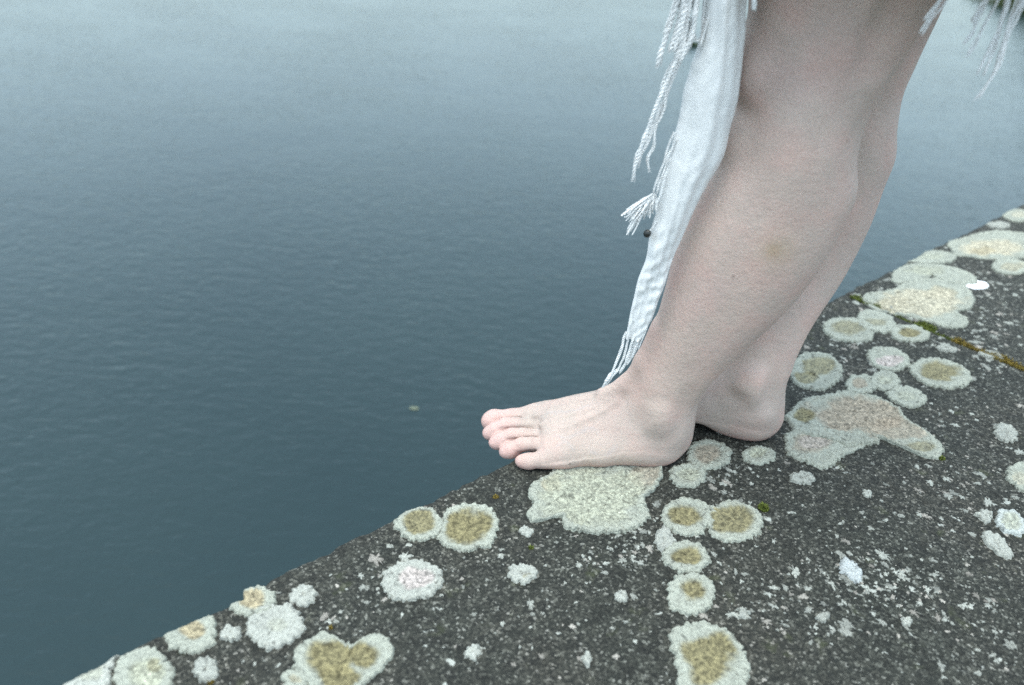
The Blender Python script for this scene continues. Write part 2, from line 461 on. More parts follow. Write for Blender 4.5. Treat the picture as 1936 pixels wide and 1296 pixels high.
lichen(ell(792, 993, 98, 66, 2), "left and smaller of the joined olive-centred pair near the stone edge", [(795, 992, 32, 20, "olive", .9)], group=G_B)
lichen(ell(886, 1000, 118, 92, -8), "right and larger of the joined olive-centred pair near the stone edge", [(884, 999, 44, 33, "olive", .97)], group=G_B)
lichen(ell(778, 1099, 116, 80, -6), "pinkish white round lichen alone below the joined olive pair", [(785, 1097, 30, 18, "pink", .8)], WHITE * .93)
lichen(ell(988, 1087, 60, 38, 0), "small knobbly white lichen midway between the pinkish round one and the row of olive rings", [(1000, 1094, 10, 5, "olive", .5)], WHITE, group=G_P)
lichen([(1002, 915), (1030, 895), (1075, 870), (1160, 862), (1235, 868), (1258, 885), (1262, 905), (1238, 935), (1228, 975), (1196, 1003), (1150, 1016), (1110, 1017), (1062, 1003), (1034, 986), (1000, 992), (984, 978), (996, 960), (992, 938)],
       "largest granular grey-green lichen, under the sole of the near foot", [(1225, 897, 32, 22, "brown", .6), (1040, 918, 22, 14, "tan", .55), (1120, 940, 95, 60, "grey", .7)], cpt=(1125, 940), gran=1.5, thick=.003)
lichen(ell(995, 1006, 28, 20), "tiny white lichen dot under the left tip of the largest grey-green one", [], WHITE, group=G_P)
lichen(ell(1300, 902, 74, 46), "oval pale green lichen behind and below the near heel", [(1300, 902, 20, 12, "grey", .6)])
lichen(ell(1341, 862, 88, 56), "lichen with brown-green middle between the two heels", [(1338, 860, 26, 16, "brown", .7)])
lichen(ell(1434, 862, 64, 36, 3), "small oval lichen just below the far heel", [(1432, 860, 18, 9, "grey", .8)])
lichen(ell(1516, 906, 46, 26, 8), "small smooth pale lichen alone right of and below the far heel", [], WHITE * .9, group=G_P)
lichen([(1480, 800), (1495, 768), (1540, 748), (1600, 741), (1660, 752), (1700, 775), (1735, 812), (1772, 835), (1786, 862), (1762, 872), (1712, 852), (1660, 845), (1610, 848), (1550, 830), (1500, 820)],
       "widest lichen, brown-grey and wing-shaped, right of the far heel", [(1630, 785, 95, 36, "brown", .8), (1740, 848, 30, 12, "olive", .6), (1520, 790, 22, 12, "olive", .85), (1695, 815, 60, 24, "brown", .65)], cpt=(1620, 800), gran=1.6, thick=.003)
lichen([(1480, 835), (1500, 812), (1545, 806), (1590, 818), (1622, 828), (1638, 842), (1612, 856), (1585, 868), (1562, 886), (1532, 884), (1496, 866)], "lichen with pinkish brown middle overlapping the lower side of the wing-shaped one", [(1535, 840, 40, 20, "brown", .6), (1540, 838, 30, 14, "pink", .4)], cpt=(1545, 845))
lichen(ell(1540, 705, 104, 72, 4), "olive-centred lichen touching the back of the far heel", [(1548, 695, 32, 16, "olive", .7), (1520, 718, 26, 12, "olive", .7)])
lichen(ell(1628, 728, 62, 38), "small lichen with tan middle above the wing-shaped one, left of a pale one", [(1624, 728, 16, 10, "brown", .7)], group=G_B)
lichen(ell(1672, 722, 58, 38, 5), "pale lichen without a dark middle joined to the small tan-centred one", [(1672, 722, 14, 8, "grey", .5)], group=G_P)
lichen(ell(1714, 752, 78, 38, 10), "pale oval lichen on the upper right flank of the wing-shaped one", [(1712, 752, 18, 8, "grey", .4)], group=G_P)
lichen(ell(1680, 680, 84, 46, 12), "lichen with faint pink middle left of the big olive oval beyond the heel", [(1682, 684, 24, 11, "pink", .8)])
lichen(ell(1778, 708, 126, 56, 12), "big oval lichen with olive middle right of the faint pink one", [(1776, 704, 38, 16, "olive", .85)], group=G_B)
lichen(ell(1604, 625, 100, 48, 5), "lichen with speckled olive middle near the far leg, before the mossy joint", [(1605, 622, 34, 13, "olive", .6)], group=G_B)
lichen(ell(1718, 633, 76, 34, 5), "small lichen with a neat olive middle hard against the mossy joint", [(1718, 632, 20, 8, "olive", .9)], group=G_B)
lichen(ell(1655, 610, 80, 40, 12), "pale lichen bridging the speckled one and the neat olive one", [(1655, 612, 20, 7, "olive", .5)], group=G_P)
lichen([(1636, 570), (1668, 552), (1712, 538), (1768, 528), (1815, 536), (1836, 560), (1832, 585), (1808, 590), (1824, 612), (1800, 622), (1755, 612), (1700, 596), (1655, 588)],
       "large beige lichen crossing the mossy joint", [(1690, 575, 34, 13, "tan", .7), (1780, 555, 34, 12, "tan", .5), (1740, 575, 80, 28, "beige", .85)], cpt=(1740, 573), gran=1.4)
lichen([(1690, 522), (1706, 506), (1760, 500), (1806, 508), (1842, 524), (1840, 540), (1790, 536), (1740, 532), (1705, 536)], "flat pale lichen touching the white bird dropping", [(1750, 514, 34, 8, "grey", .6)], cpt=(1762, 520))
lichen(ell(1757, 487, 104, 26, 3), "thin oval lichen nearest the far stone edge, left of the big beige one", [(1757, 487, 28, 6, "grey", .4)], group=G_P)
lichen([(1792, 468), (1830, 448), (1872, 440), (1950, 448), (1970, 480), (1935, 492), (1890, 494), (1840, 490), (1806, 484)], "big beige lichen running out of the right side near the far edge", [(1875, 470, 54, 15, "beige", .9), (1858, 476, 22, 7, "tan", .6)], cpt=(1875, 470), gran=1.3)
lichen(ell(1912, 506, 76, 28, 4), "lichen oval below the big beige one at the right side", [(1912, 506, 22, 8, "tan", .45)])
lichen(ell(1922, 409, 56, 24, 4), "highest lichen at the right side, close to the far edge", [(1926, 408, 14, 6, "beige", .5)])
lichen(ell(1888, 427, 46, 12, 4), "small flat lichen just below the highest one at the right side", [], WHITE * .9, group=G_P)
lichen(ell(1300, 980, 104, 72, 6), "left of the joined olive-centred pair below the heels", [(1295, 978, 34, 20, "olive", .95)], group=G_B)
lichen(ell(1386, 988, 114, 82, 8), "right of the joined olive-centred pair below the heels, beside a moss tuft", [(1382, 984, 42, 27, "olive", .9)], group=G_B)
lichen(ell(1256, 1022, 38, 46, 0), "pale crumbly lichen hanging from the left side of the olive pair below the heels", [], WHITE * .93, group=G_P)
lichen(ell(1297, 1056, 92, 62, 3), "first olive ring below the joined pair in the vertical row", [(1297, 1054, 27, 17, "olive", .95)], group=G_B)
lichen(ell(1307, 1126, 92, 82, 0), "second olive ring below the joined pair in the vertical row", [(1308, 1118, 27, 22, "olive", .95)], group=G_B)
lichen([(1262, 1218), (1270, 1195), (1296, 1180), (1325, 1177), (1362, 1190), (1392, 1213), (1412, 1245), (1417, 1285), (1402, 1325), (1365, 1352), (1320, 1345), (1290, 1305), (1274, 1265), (1264, 1240)], "large olive-centred lichen at the bottom edge, last of the vertical row", [(1338, 1248, 50, 50, "olive", .95)], cpt=(1340, 1250))
lichen([(1898, 890), (1915, 880), (1950, 880), (1965, 920), (1940, 935), (1915, 920)], "pale lichen cut by the right side, halfway down the stone", [(1925, 908, 16, 14, "beige", .5)], cpt=(1928, 905), group=G_P)
lichen(ell(1862, 976, 34, 26, 15), "small white lichen left of the grey one near the right side", [], WHITE, group=G_P)
lichen(ell(1910, 988, 66, 46, 30), "flat grey lichen near the right side", [(1910, 988, 24, 16, "grey", .7)], np.array([.40, .43, .41]))
lichen(ell(1885, 1030, 72, 30, 40), "long white lichen slanting down near the right side", [], WHITE * .95, group=G_P)
lichen(ell(1608, 1082, 62, 30, 45), "bright bluish white slanting lichen in the middle of the bare dark stone", [], np.array([.37, .40, .40]), group=G_P)
lichen(ell(1175, 1130, 28, 20), "white lichen dot left of the second olive ring", [], WHITE, group=G_P)
lichen(ell(893, 1234, 34, 28, -10), "white lichen dot below the pinkish round one near the bottom edge", [], WHITE, group=G_P)
lichen(ell(1110, 1248, 22, 26), "narrow pale lichen dot left of the large one at the bottom edge", [], WHITE * .9, group=G_P)
lichen(ell(1900, 820, 50, 34, 25), "loose pale lichen above the one cut by the right side", [], WHITE * .85, group=G_P)
lichen(ell(1640, 935, 22, 14, 20), "tiny pale lichen alone on the dark stone below the wing-shaped one", [], WHITE, group=G_P)
lichen(ell(1556, 1168 - 0, 26, 20, 0), "faint pale lichen speck right of the second olive ring", [], WHITE * .8, group=G_P)
lichen(ell(1404, 1160, 24, 22, 20), "pale lichen crumb beside the second olive ring", [], WHITE * .85, group=G_P)
lichen(ell(1714, 1176, 20, 18, 0), "bluish white lichen crumb low on the bare stone toward the right", [], WHITE, group=G_P)
lichen(ell(1790, 660, 40, 12, 12), "thin lichen sliver just before the orange moss", [], WHITE * .85, group=G_P)
lichen(ell(1873, 672, 50, 14, 14), "pale lichen streak just below the orange moss line", [], WHITE * .8, group=G_P)

# loose crust flecks: uncountable
def flecks():
    clusters = [(1185, 1050, 55, 35, 60), (1110, 1062, 30, 14, 25), (810, 960, 40, 20, 15), (1640, 1100, 110, 60, 150), (1720, 1120, 70, 60, 90), (1860, 690, 60, 30, 60), (1590, 680, 50, 30, 45),
                (1660, 980, 60, 40, 30), (1450, 1120, 60, 70, 60), (700, 1110, 30, 50, 30), (1350, 1290, 120, 60, 30), (1800, 900, 130, 80, 110), (1560, 1160, 90, 60, 60), (1900, 560, 50, 40, 60),
                (1800, 480, 70, 30, 50), (1650, 520, 60, 20, 50), (1210, 1000, 60, 40, 40), (1370, 910, 50, 20, 40), (1240, 960, 12, 12, 8), (1850, 1150, 120, 110, 120), (1350, 1080, 40, 90, 40), (640, 1170, 40, 16, 20), (1750, 640, 60, 20, 40), (1560, 770, 60, 40, 10), (1340, 950, 90, 12, 25),
                (500, 1250, 60, 40, 8), (900, 1150, 250, 90, 45), (1100, 1150, 150, 120, 45), (1800, 780, 100, 50, 60)]
    P = []
    for cx, cy, w, h, n in clusters:
        for _ in range(int(n * .6)):
            P.append((onz(cx + random.gauss(0, w * .6), cy + random.gauss(0, h * .6))[:2], random.uniform(.6, 1.0)))
    for _ in range(700):
        s = random.uniform(-.4, 1.6); t = random.uniform(.01, .65)
        P.append((np.array(xy(s, t)), random.uniform(.45, .9)))
    for cx, cy, w, h, n in [(1760, 560, 170, 60, 110), (1850, 640, 90, 60, 50), (1600, 680, 90, 50, 40), (1660, 520, 60, 25, 40), (1830, 880, 110, 110, 18), (1650, 1120, 160, 90, 12), (1850, 480, 90, 40, 20), (1690, 1000, 150, 60, 8), (1370, 915, 40, 14, 5), (760, 1050, 60, 20, 3)]:
        for _ in range(n):
            P.append((onz(cx + random.gauss(0, w * .6), cy + random.gauss(0, h * .6))[:2], random.uniform(1.4, 2.4)))
    V = []; F_ = []; C = []
    for c, sz in P:
        s0, t0 = st(c)
        if t0 < 0.008: continue
        R_ = sz * random.choice([.0012, .0016, .0020, .0028, .0036]) * random.uniform(.7, 1.2)
        R_ = min(R_, .0055); n = 13 if R_ < .003 else 21; b = len(V); tone = random.uniform(.5, 1.0); pk = random.random() < .25
        colr = WHITE * tone * (np.array([1.05, .96, .95]) if pk else 1)
        ring = []
        st_ = random.uniform(1, 1.7); ph = random.uniform(0, 3.14)
        for k in range(n):
            a = 2 * math.pi * k / n; r = R_ * random.uniform(.35, 1.5)
            dx = r * st_ * math.cos(a); dy = r * math.sin(a)
            ring.append((c[0] + dx * math.cos(ph) - dy * math.sin(ph), c[1] + dx * math.sin(ph) + dy * math.cos(ph)))
        for (x, y) in ring: V.append((x, y, -.0008)); C.append(colr)
        for (x, y) in ring: V.append((c[0] + (x - c[0]) * .75, c[1] + (y - c[1]) * .75, .0003 + R_ * .10)); C.append(colr)
        V.append((c[0], c[1], .0004 + R_ * .13)); C.append(colr)
        for k in range(n):
            k2 = (k + 1) % n
            F_.append((b + k, b + k2, b + n + k2)); F_.append((b + k, b + n + k2, b + n + k)); F_.append((b + n + k, b + n + k2, b + 2 * n))
    V = np.array(V); s, t = st(V); V[:, 2] += surf(s, t)
    o = mesh_np("lichen_flecks", V, np.array(F_), M_lichen, attrs={"tint": np.array(C)}, smooth=False)
    tag(o, "scattered crumbs of pale lichen crust all over the dark stone", "lichen flecks", kind="stuff")
flecks()

# moss: orange-olive line in the joint, tufts
M_moss = mat_simple("moss_green", (0.06, 0.085, 0.012), (0.16, 0.19, 0.03), 300)
M_moss2 = mat_simple("moss_orange", (0.11, 0.09, 0.016), (0.27, 0.19, 0.035), 200)
def moss(name, pts, mat, height, label, cat, kind=None):
    V = []; F_ = []
    for (x, y, z, h) in pts:
        a = random.uniform(0, 6.28); lean = random.uniform(0, .8) * h; w = .00045
        b = len(V); ca, sa = math.cos(a), math.sin(a)
        V += [(x - w * sa, y + w * ca, z - .001), (x + w * sa, y - w * ca, z - .001), (x + lean * ca * .5 + w * sa, y + lean * sa * .5 - w * ca, z + h * .6), (x + lean * ca * .5 - w * sa, y + lean * sa * .5 + w * ca, z + h * .6), (x + lean * ca, y + lean * sa, z + h), (x + lean * ca, y + lean * sa, z + h)]
        F_ += [(b, b + 1, b + 2, b + 3), (b + 3, b + 2, b + 4, b + 5)]
    V = np.array(V)
    org = V.mean(0); org[2] = 0
    o = mesh_np(name, V - org, np.array(F_), mat, smooth=False); o.location = org
    return tag(o, label, cat, kind=kind)
def jmoss(p0, p1, n, wpx, h):
    out = []
    for _ in range(n):
        f = random.random(); x = p0[0] + (p1[0] - p0[0]) * f; y = p0[1] + (p1[1] - p0[1]) * f
        P = onz(x, y); s, t = st(P)
        s = S_J + 0.004 * (float(vn2(np.array([t * 30.]), np.array([1.0]), 9)[0]) - .5) + random.gauss(0, wpx) * (.35 + 1.1 * float(vn2(np.array([t * 60.]), np.array([7.]), 3)[0]))
        X, Y = xy(s, t); out.append((X, Y, float(surf(np.array([s]), np.array([t]))[0]) + .001, random.uniform(.5, 1) * h))
    return out
moss("joint_moss", jmoss((1812, 636), (1990, 712), 5000, .0030, .0045), M_moss2, 0, "orange-brown moss filling the joint between the slabs at the right side", "moss", "stuff")
moss("joint_moss", jmoss((1738, 610), (1775, 624), 900, .004, .004) + jmoss((1600, 566), (1665, 582), 1200, .0035, .004) + jmoss((1665, 582), (1812, 636), 700, .002, .003), M_moss, 0, "dull green moss in the narrower stretch of joint behind the far leg", "moss", "stuff")
def tuft(px, py, rpx, n, label, mat, h=.006):
    c = onz(px, py); r = np.hypot(*(onz(px + rpx, py) - c)[:2]); out = []
    for _ in range(n):
        a = random.uniform(0, 6.28); q = math.sqrt(random.random()); x = c[0] + r * q * math.cos(a); y = c[1] + r * q * math.sin(a)
        out.append((x, y, float(surf(*[np.array([k]) for k in st(np.array([x, y]))])[0]), h * (1.1 - q * .8) * random.uniform(.7, 1.1)))
    moss("moss_tuft", out, mat, 0, label, "moss")["group"] = "tiny moss tufts on the stone"
tuft(1443, 962, 10, 420, "bright green moss cushion beside the joined olive lichens below the heels", M_moss)
tuft(1780, 868, 6, 160, "tiny green moss tuft at the right tip of the wing-shaped lichen", M_moss, .004)
tuft(937, 940, 6, 120, "tiny dull moss tuft between the olive pair and the largest lichen", M_moss2, .003)
tuft(625, 1188, 4, 70, "mustard moss dot above the heart-shaped lichen", M_moss2, .003)
tuft(398, 1290, 7, 120, "mustard moss dot at the very bottom edge at lower left", M_moss2, .003)
tuft(1004, 1036, 5, 80, "dull green moss dot below the left tip of the largest lichen", M_moss, .003)

# bird dropping
o = lichen(ell(1846, 540, 46, 15, 6), "bright white bird dropping on the far slab above the joint", [], np.array([.86, .88, .90]), thick=.0012, gran=.3, lobes=.2)
o.name = "bird_dropping"; o["category"] = "dropping"; del o["group"]
M_drop = mat_simple("chalk_white", (0.80, 0.82, 0.84), (0.88, 0.89, 0.90), 100); o.data.materials[0] = M_drop

# ------------------------------------------------------------------ person: one continuous body from a distance field
def smin(a, b, k):
    h = np.clip(.5 + .5 * (b - a) / k, 0, 1); return b * (1 - h) + a * h - k * h * (1 - h)
def smax(a, b, k): return -smin(-a, -b, k)
def caps(P, a, b, r1, r2):
    a = np.array(a, np.float32); b = np.array(b, np.float32); ab = b - a
    d = [P[i] - a[i] for i in range(3)]
    t = np.clip((d[0] * ab[0] + d[1] * ab[1] + d[2] * ab[2]) / float(ab @ ab), 0, 1)
    q = (d[0] - t * ab[0]) ** 2 + (d[1] - t * ab[1]) ** 2 + (d[2] - t * ab[2]) ** 2
    return np.sqrt(q) - (r1 + (r2 - r1) * t)
def chain(P, pts, k=.003):
    f = None
    for (a, r1), (b, r2) in zip(pts[:-1], pts[1:]):
        c = caps(P, a, b, r1, r2); f = c if f is None else smin(f, c, k)
    return f
def elli(P, c, r):
    x = (P[0] - c[0]) / r[0]; y = (P[1] - c[1]) / r[1]; z = (P[2] - c[2]) / r[2]
    k0 = np.sqrt(x * x + y * y + z * z) + 1e-6
    k1 = np.sqrt((x / r[0]) ** 2 + (y / r[1]) ** 2 + (z / r[2]) ** 2) + 1e-6
    return k0 * (k0 - 1) / k1

# foot in its own frame: u heel->toe, v toward the inner side, w up
FT = dict(u=[.0, .03, .06, .085, .105, .13, .15, .175, .20],
          vc=[0, 0, .0, .002, .003, .002, .000, -.003, -.004],
          hw=[.024, .029, .031, .033, .035, .039, .0425, .0445, .040],
          top=[.05, .072, .076, .070, .060, .051, .043, .032, .026],
          arch=[0, 0, .004, .012, .014, .010, .004, .0, .0])
TOES = [  # mtp, mid, tip: (u,v,w,r)
    [(.172, .026, .016, .0135), (.196, .026, .0105, .0106), (.2155, .0245, .0085, .0110), (.2185, .024, .0070, .0100)],
    [(.170, .007, .016, .0105), (.190, .0055, .0185, .0070), (.202, .0045, .0180, .0072), (.2135, .0035, .0110, .0076), (.2190, .003, .0065, .0072)],
    [(.164, -.009, .0145, .0105), (.183, -.0100, .0170, .0068), (.195, -.0110, .0165, .0070), (.2060, -.0118, .0098, .0073), (.2115, -.0122, .0060, .0068)],
    [(.156, -.023, .0130, .0105), (.173, -.0240, .0170, .0065), (.184, -.0250, .0160, .0067), (.1945, -.0256, .0090, .0073), (.2000, -.0256, .0055, .0066)],
    [(.144, -.033, .012, .0105), (.162, -.0405, .0105, .0076), (.1750, -.0425, .0088, .0075), (.1825, -.0415, .0074, .0066)],
]
def foot(u, v, w, toes=TOES, side=1):
    P = (u, v, w)
    vc = crom(FT["u"], FT["vc"], u); hw = crom(FT["u"], FT["hw"], u); tp = crom(FT["u"], FT["top"], u)
    ar = crom(FT["u"], FT["arch"], u) * smooth1((v + .008) / .03)
    c0 = tp * .30
    hh = tp - c0
    dv = v - vc - .28 * (w - c0); dw = w - c0
    hl = np.where(dv < 0, hw * 1.0, hw * 1.0)
    low = np.where(dw < 0, c0 * 1.15, hh)
    f = (np.sqrt((dv / hl) ** 2 + (dw / low) ** 2 + 1e-9) - 1) * np.minimum(hl, low)
    f = smax(f, -(w - .0008 - ar), .007)
    f = smax(f, u - .165, .010); f = smax(f, .022 - u, .02)
    heel = elli(P, (.0365, .003, .030), (.034, .028, .036)); heel = smax(heel, .0008 - w, .008)
    heel2 = elli(P, (.047, .004, .018), (.043, .0290, .022)); heel2 = smax(heel2, .0008 - w, .006)
    f = smin(f, smin(heel, heel2, .014), .018)
    # outer border pad and ball pads
    pad = chain(P, [((.05, -.014, .014), .0130), ((.10, -.024, .014), .0135), ((.140, -.031, .0125), .0125), ((.150, -.033, .012), .012)], .01)
    f = smin(f, smax(pad, .0005 - w, .005), .012)
    ball = elli(P, (.166, .022, .016), (.020, .019, .016)); f = smin(f, smax(ball, .0005 - w, .005), .012)
    # extensor tendons fanning to the toes (slight ridges)
    for (a, b, r) in [((.086, .012, .0855), (.176, .027, .0345), .0036), ((.088, .004, .083), (.172, .008, .0325), .0030), ((.088, .001, .0815), (.166, -.009, .0285), .0030), ((.087, -.002, .080), (.156, -.023, .0245), .0028)]:
        mid = tuple((a[i] + b[i]) / 2 for i in range(3)); mm = (mid[0], mid[1], mid[2] - .0005)
        # follow the dorsum: place on the surface height computed along the line
        pts = []
        for q in np.linspace(0, 1, 6):
            uu = a[0] + (b[0] - a[0]) * q; vv = a[1] + (b[1] - a[1]) * q
            _vc = float(crom(FT["u"], FT["vc"], np.array([uu]))[0]); _hw = float(crom(FT["u"], FT["hw"], np.array([uu]))[0]); _tp = float(crom(FT["u"], FT["top"], np.array([uu]))[0])
            c_ = _tp * .3; h_ = _tp - c_; ww = c_ + h_
            for _ in range(12):
                dv_ = vv - _vc - .28 * (ww - c_); ww = c_ + h_ * math.sqrt(max(0, 1 - (dv_ / _hw) ** 2))
            pts.append(((uu, vv, ww - r * (.28 + .72 * q)), r * (1 - .25 * q)))
        f = smin(f, chain(P, pts, .004), .0035)
    tf = None
    for tz in toes:
        q = chain(P, [(p[:3], p[3]) for p in tz], .006)
        tip = tz[-1]
        q = smin(q, elli(P, (tip[0] - .004, tip[1], tip[2]), (tip[3] + .004, tip[3] * 1.08, tip[3] * .98)), .004)
        tf = q if tf is None else smin(tf, q, .0012)
    f = smin(f, tf, .0050)
    # clefts between the toes
    for a, b, r in [((.178, .0165, .019), (.212, .0150, .017), .0012), ((.174, -.0018, .021), (.206, -.0040, .018), .0012), ((.168, -.0170, .019), (.198, -.0185, .016), .0013), ((.156, -.0325, .014), (.186, -.0340, .010), .0026), ((.158, -.0325, .008), (.186, -.0340, .004), .0026)]:
        f = smax(f, -caps(P, a, b, r, r), .003)
    return f

# near (left) leg table: z, x front, x back, y centre, half width
LEG = np.array([
 (.040, .142, .188, .690, .024), (.065, .131, .192, .690, .0280), (.090, .131, .2010, .690, .030), (.120, .136, .2180, .690, .032),
 (.147, .140, .2340, .691, .038), (.190, .145, .2620, .693, .047), (.233, .149, .2815, .695, .054), (.276, .157, .2920, .696, .057),
 (.310, .167, .2965, .697, .057), (.340, .183, .2880, .697, .055), (.370, .186, .2865, .697, .053), (.400, .182, .2940, .697, .055),
 (.460, .172, .3130, .697, .063), (.550, .165, .3330, .697, .073), (.700, .170, .3650, .690, .085), (.850, .180, .3850, .690, .092), (.950, .200, .380, .69, .09)])
def leg(x, y, z, dx=None, dy=None):
    zz = np.clip(z, LEG[0, 0], LEG[-1, 0])
    xf = crom(LEG[:, 0], LEG[:, 1], zz); xb = crom(LEG[:, 0], LEG[:, 2], zz)
    yc = crom(LEG[:, 0], LEG[:, 3], zz); hw = crom(LEG[:, 0], LEG[:, 4], zz)
    if dx is not None: xf = xf + dx(zz); xb = xb + dx(zz); yc = yc + dy(zz)
    xc = xf + (xb - xf) * (.52 - .06 * smooth1((zz - .12) / .1))
    a = np.where(x < xc, xc - xf, xb - xc)
    p = 2.15
    r = (np.abs((x - xc) / a) ** p + np.abs((y - yc) / hw) ** p + 1e-9) ** (1 / p)
    f = (r - 1) * np.minimum(a, hw)
    f = smax(f, LEG[0, 0] - z, .01)
    return f
HEEL_N = (.2015, .690)
DXZ = ([.04, .09, .12, .17, .235, .29, .35, .385, .46, .6, .95], [.104, .103, .097, .094, .085, .0775, .078, .075, .065, .045, .03])
DYZ = ([.04, .09, .2, .35, .5, .7, .95], [.048, .056, .104, .116, .125, .14, .15])
fdx = lambda z: crom(*DXZ, z); fdy = lambda z: crom(*DYZ, z)
FA = math.radians(11); HEEL_F = (.312, .7390)
TOES_F = [[(p[0], p[1], p[2], p[3]) for p in t] for t in TOES]
def body_f(x, y, z):
    f = np.full(x.shape, 9.0, np.float32)
    zmin = z.min()
    P = (x, y, z)
    if True:
        n = leg(x, y, z); fr = leg(x, y, z, fdx, fdy)
        if zmin < .2:
            u = HEEL_N[0] - x; v = y - HEEL_N[1]
            ft = foot(u, v, z)
            n = smin(n, ft, .022)
            # ankle bones, hollows, Achilles tendon
            n = smin(n, elli(P, (.157, .6672, .062), (.0125, .0095, .017)), .014)
            n = smin(n, elli(P, (.148, .7165, .070), (.014, .010, .017)), .012)
            n = smax(n, -elli(P, (.181, .6515, .078), (.007, .006, .018)), .016)
            n = smax(n, -elli(P, (.128, .6540, .064), (.009, .007, .010)), .016)
            n = smin(n, chain(P, [((.186, .690, .045), .010), ((.1905, .690, .085), .0080), ((.205, .690, .125), .005)], .01), .010)
            # front tendon
            n = smin(n, chain(P, [((.100, .699, .066), .0040), ((.121, .697, .082), .0050), ((.1345, .695, .112), .0055), ((.146, .695, .15), .006)], .01), .014)
            # far foot, turned out a little, toes dropping over the edge
            dx_ = HEEL_F[0] - x; dy_ = y - HEEL_F[1]
            u2 = dx_ * math.cos(FA) + dy_ * math.sin(FA); v2 = -(-dx_ * math.sin(FA) + dy_ * math.cos(FA))
            w2 = z + .45 * np.maximum(u2 - .150, 0)
            f2 = foot(u2, v2, w2)
            fr = smin(fr, f2, .022)
            fr = smin(fr, elli(P, (.258, .7145, .078), (.014, .009, .018)), .014)
            fr = smax(fr, -elli(P, (.240, .7010, .062), (.009, .008, .007)), .014)
            fr = smax(fr, -elli(P, (.283, .7070, .078), (.008, .007, .022)), .014)
            fr = smin(fr, chain(P, [((.293, .739, .045), .010), ((.2945, .742, .085), .0080), ((.303, .750, .125), .005)], .01), .010)
        if zmin < .62 and z.max() > .26:
            # knee cap, fibula head, hamstring tendon, shin bulge
            n = smin(n, elli(P, (.186, .697, .405), (.022, .028, .028)), .02)
            n = smin(n, elli(P, (.182, .697, .345), (.016, .018, .020)), .02)
            n = smin(n, elli(P, (.226, .657, .348), (.016, .010, .028)), .030)
            n = smin(n, chain(P, [((.245, .656, .35), .006), ((.262, .654, .41), .0075), ((.275, .648, .50), .009)], .01), .014)
            n = smax(n, -elli(P, (.262, .6360, .425), (.010, .008, .05)), .02)
            fr = smin(fr, elli(P, (.186 + .066, .80, .405), (.022, .028, .028)), .02)
        if z.max() > .12 and zmin < .36:
            n = smax(n, -elli(P, (.188, .634, .235), (.010, .006, .09)), .02)
        f = np.minimum(n, fr)
        if z.max() > .7:
            f2 = smin(n, fr, .05)
            tz = np.array([.80, .95, 1.10, 1.25, 1.38, 1.45]); tx = [.105, .115, .09, .105, .09, .05]; ty = [.15, .165, .13, .165, .17, .07]
            zz = np.clip(z, .8, 1.45); a = crom(tz, tx, zz); b = crom(tz, ty, zz)
            tors = (np.sqrt(((x - .285) / a) ** 2 + ((y - .765) / b) ** 2) - 1) * np.minimum(a, b)
            tors = smax(smax(tors, .80 - z, .05), z - 1.45, .03)
            f3 = smin(f2, tors, .05)
            f3 = smin(f3, caps(P, (.285, .765, 1.42), (.28, .765, 1.52), .052, .05), .02)
            f3 = smin(f3, elli(P, (.27, .765, 1.60), (.095, .075, .115)), .02)
            # arms folded in front of the chest under the shawl
            for sg in (-1, 1):
                f3 = smin(f3, chain(P, [((.285, .765 + sg * .165, 1.36), .045), ((.26, .765 + sg * .185, 1.10), .038), ((.16, .765 + sg * .03, 1.16), .028)], .02), .02)
            f = np.where(z > .7, f3, f)
    return f.astype(np.float32)

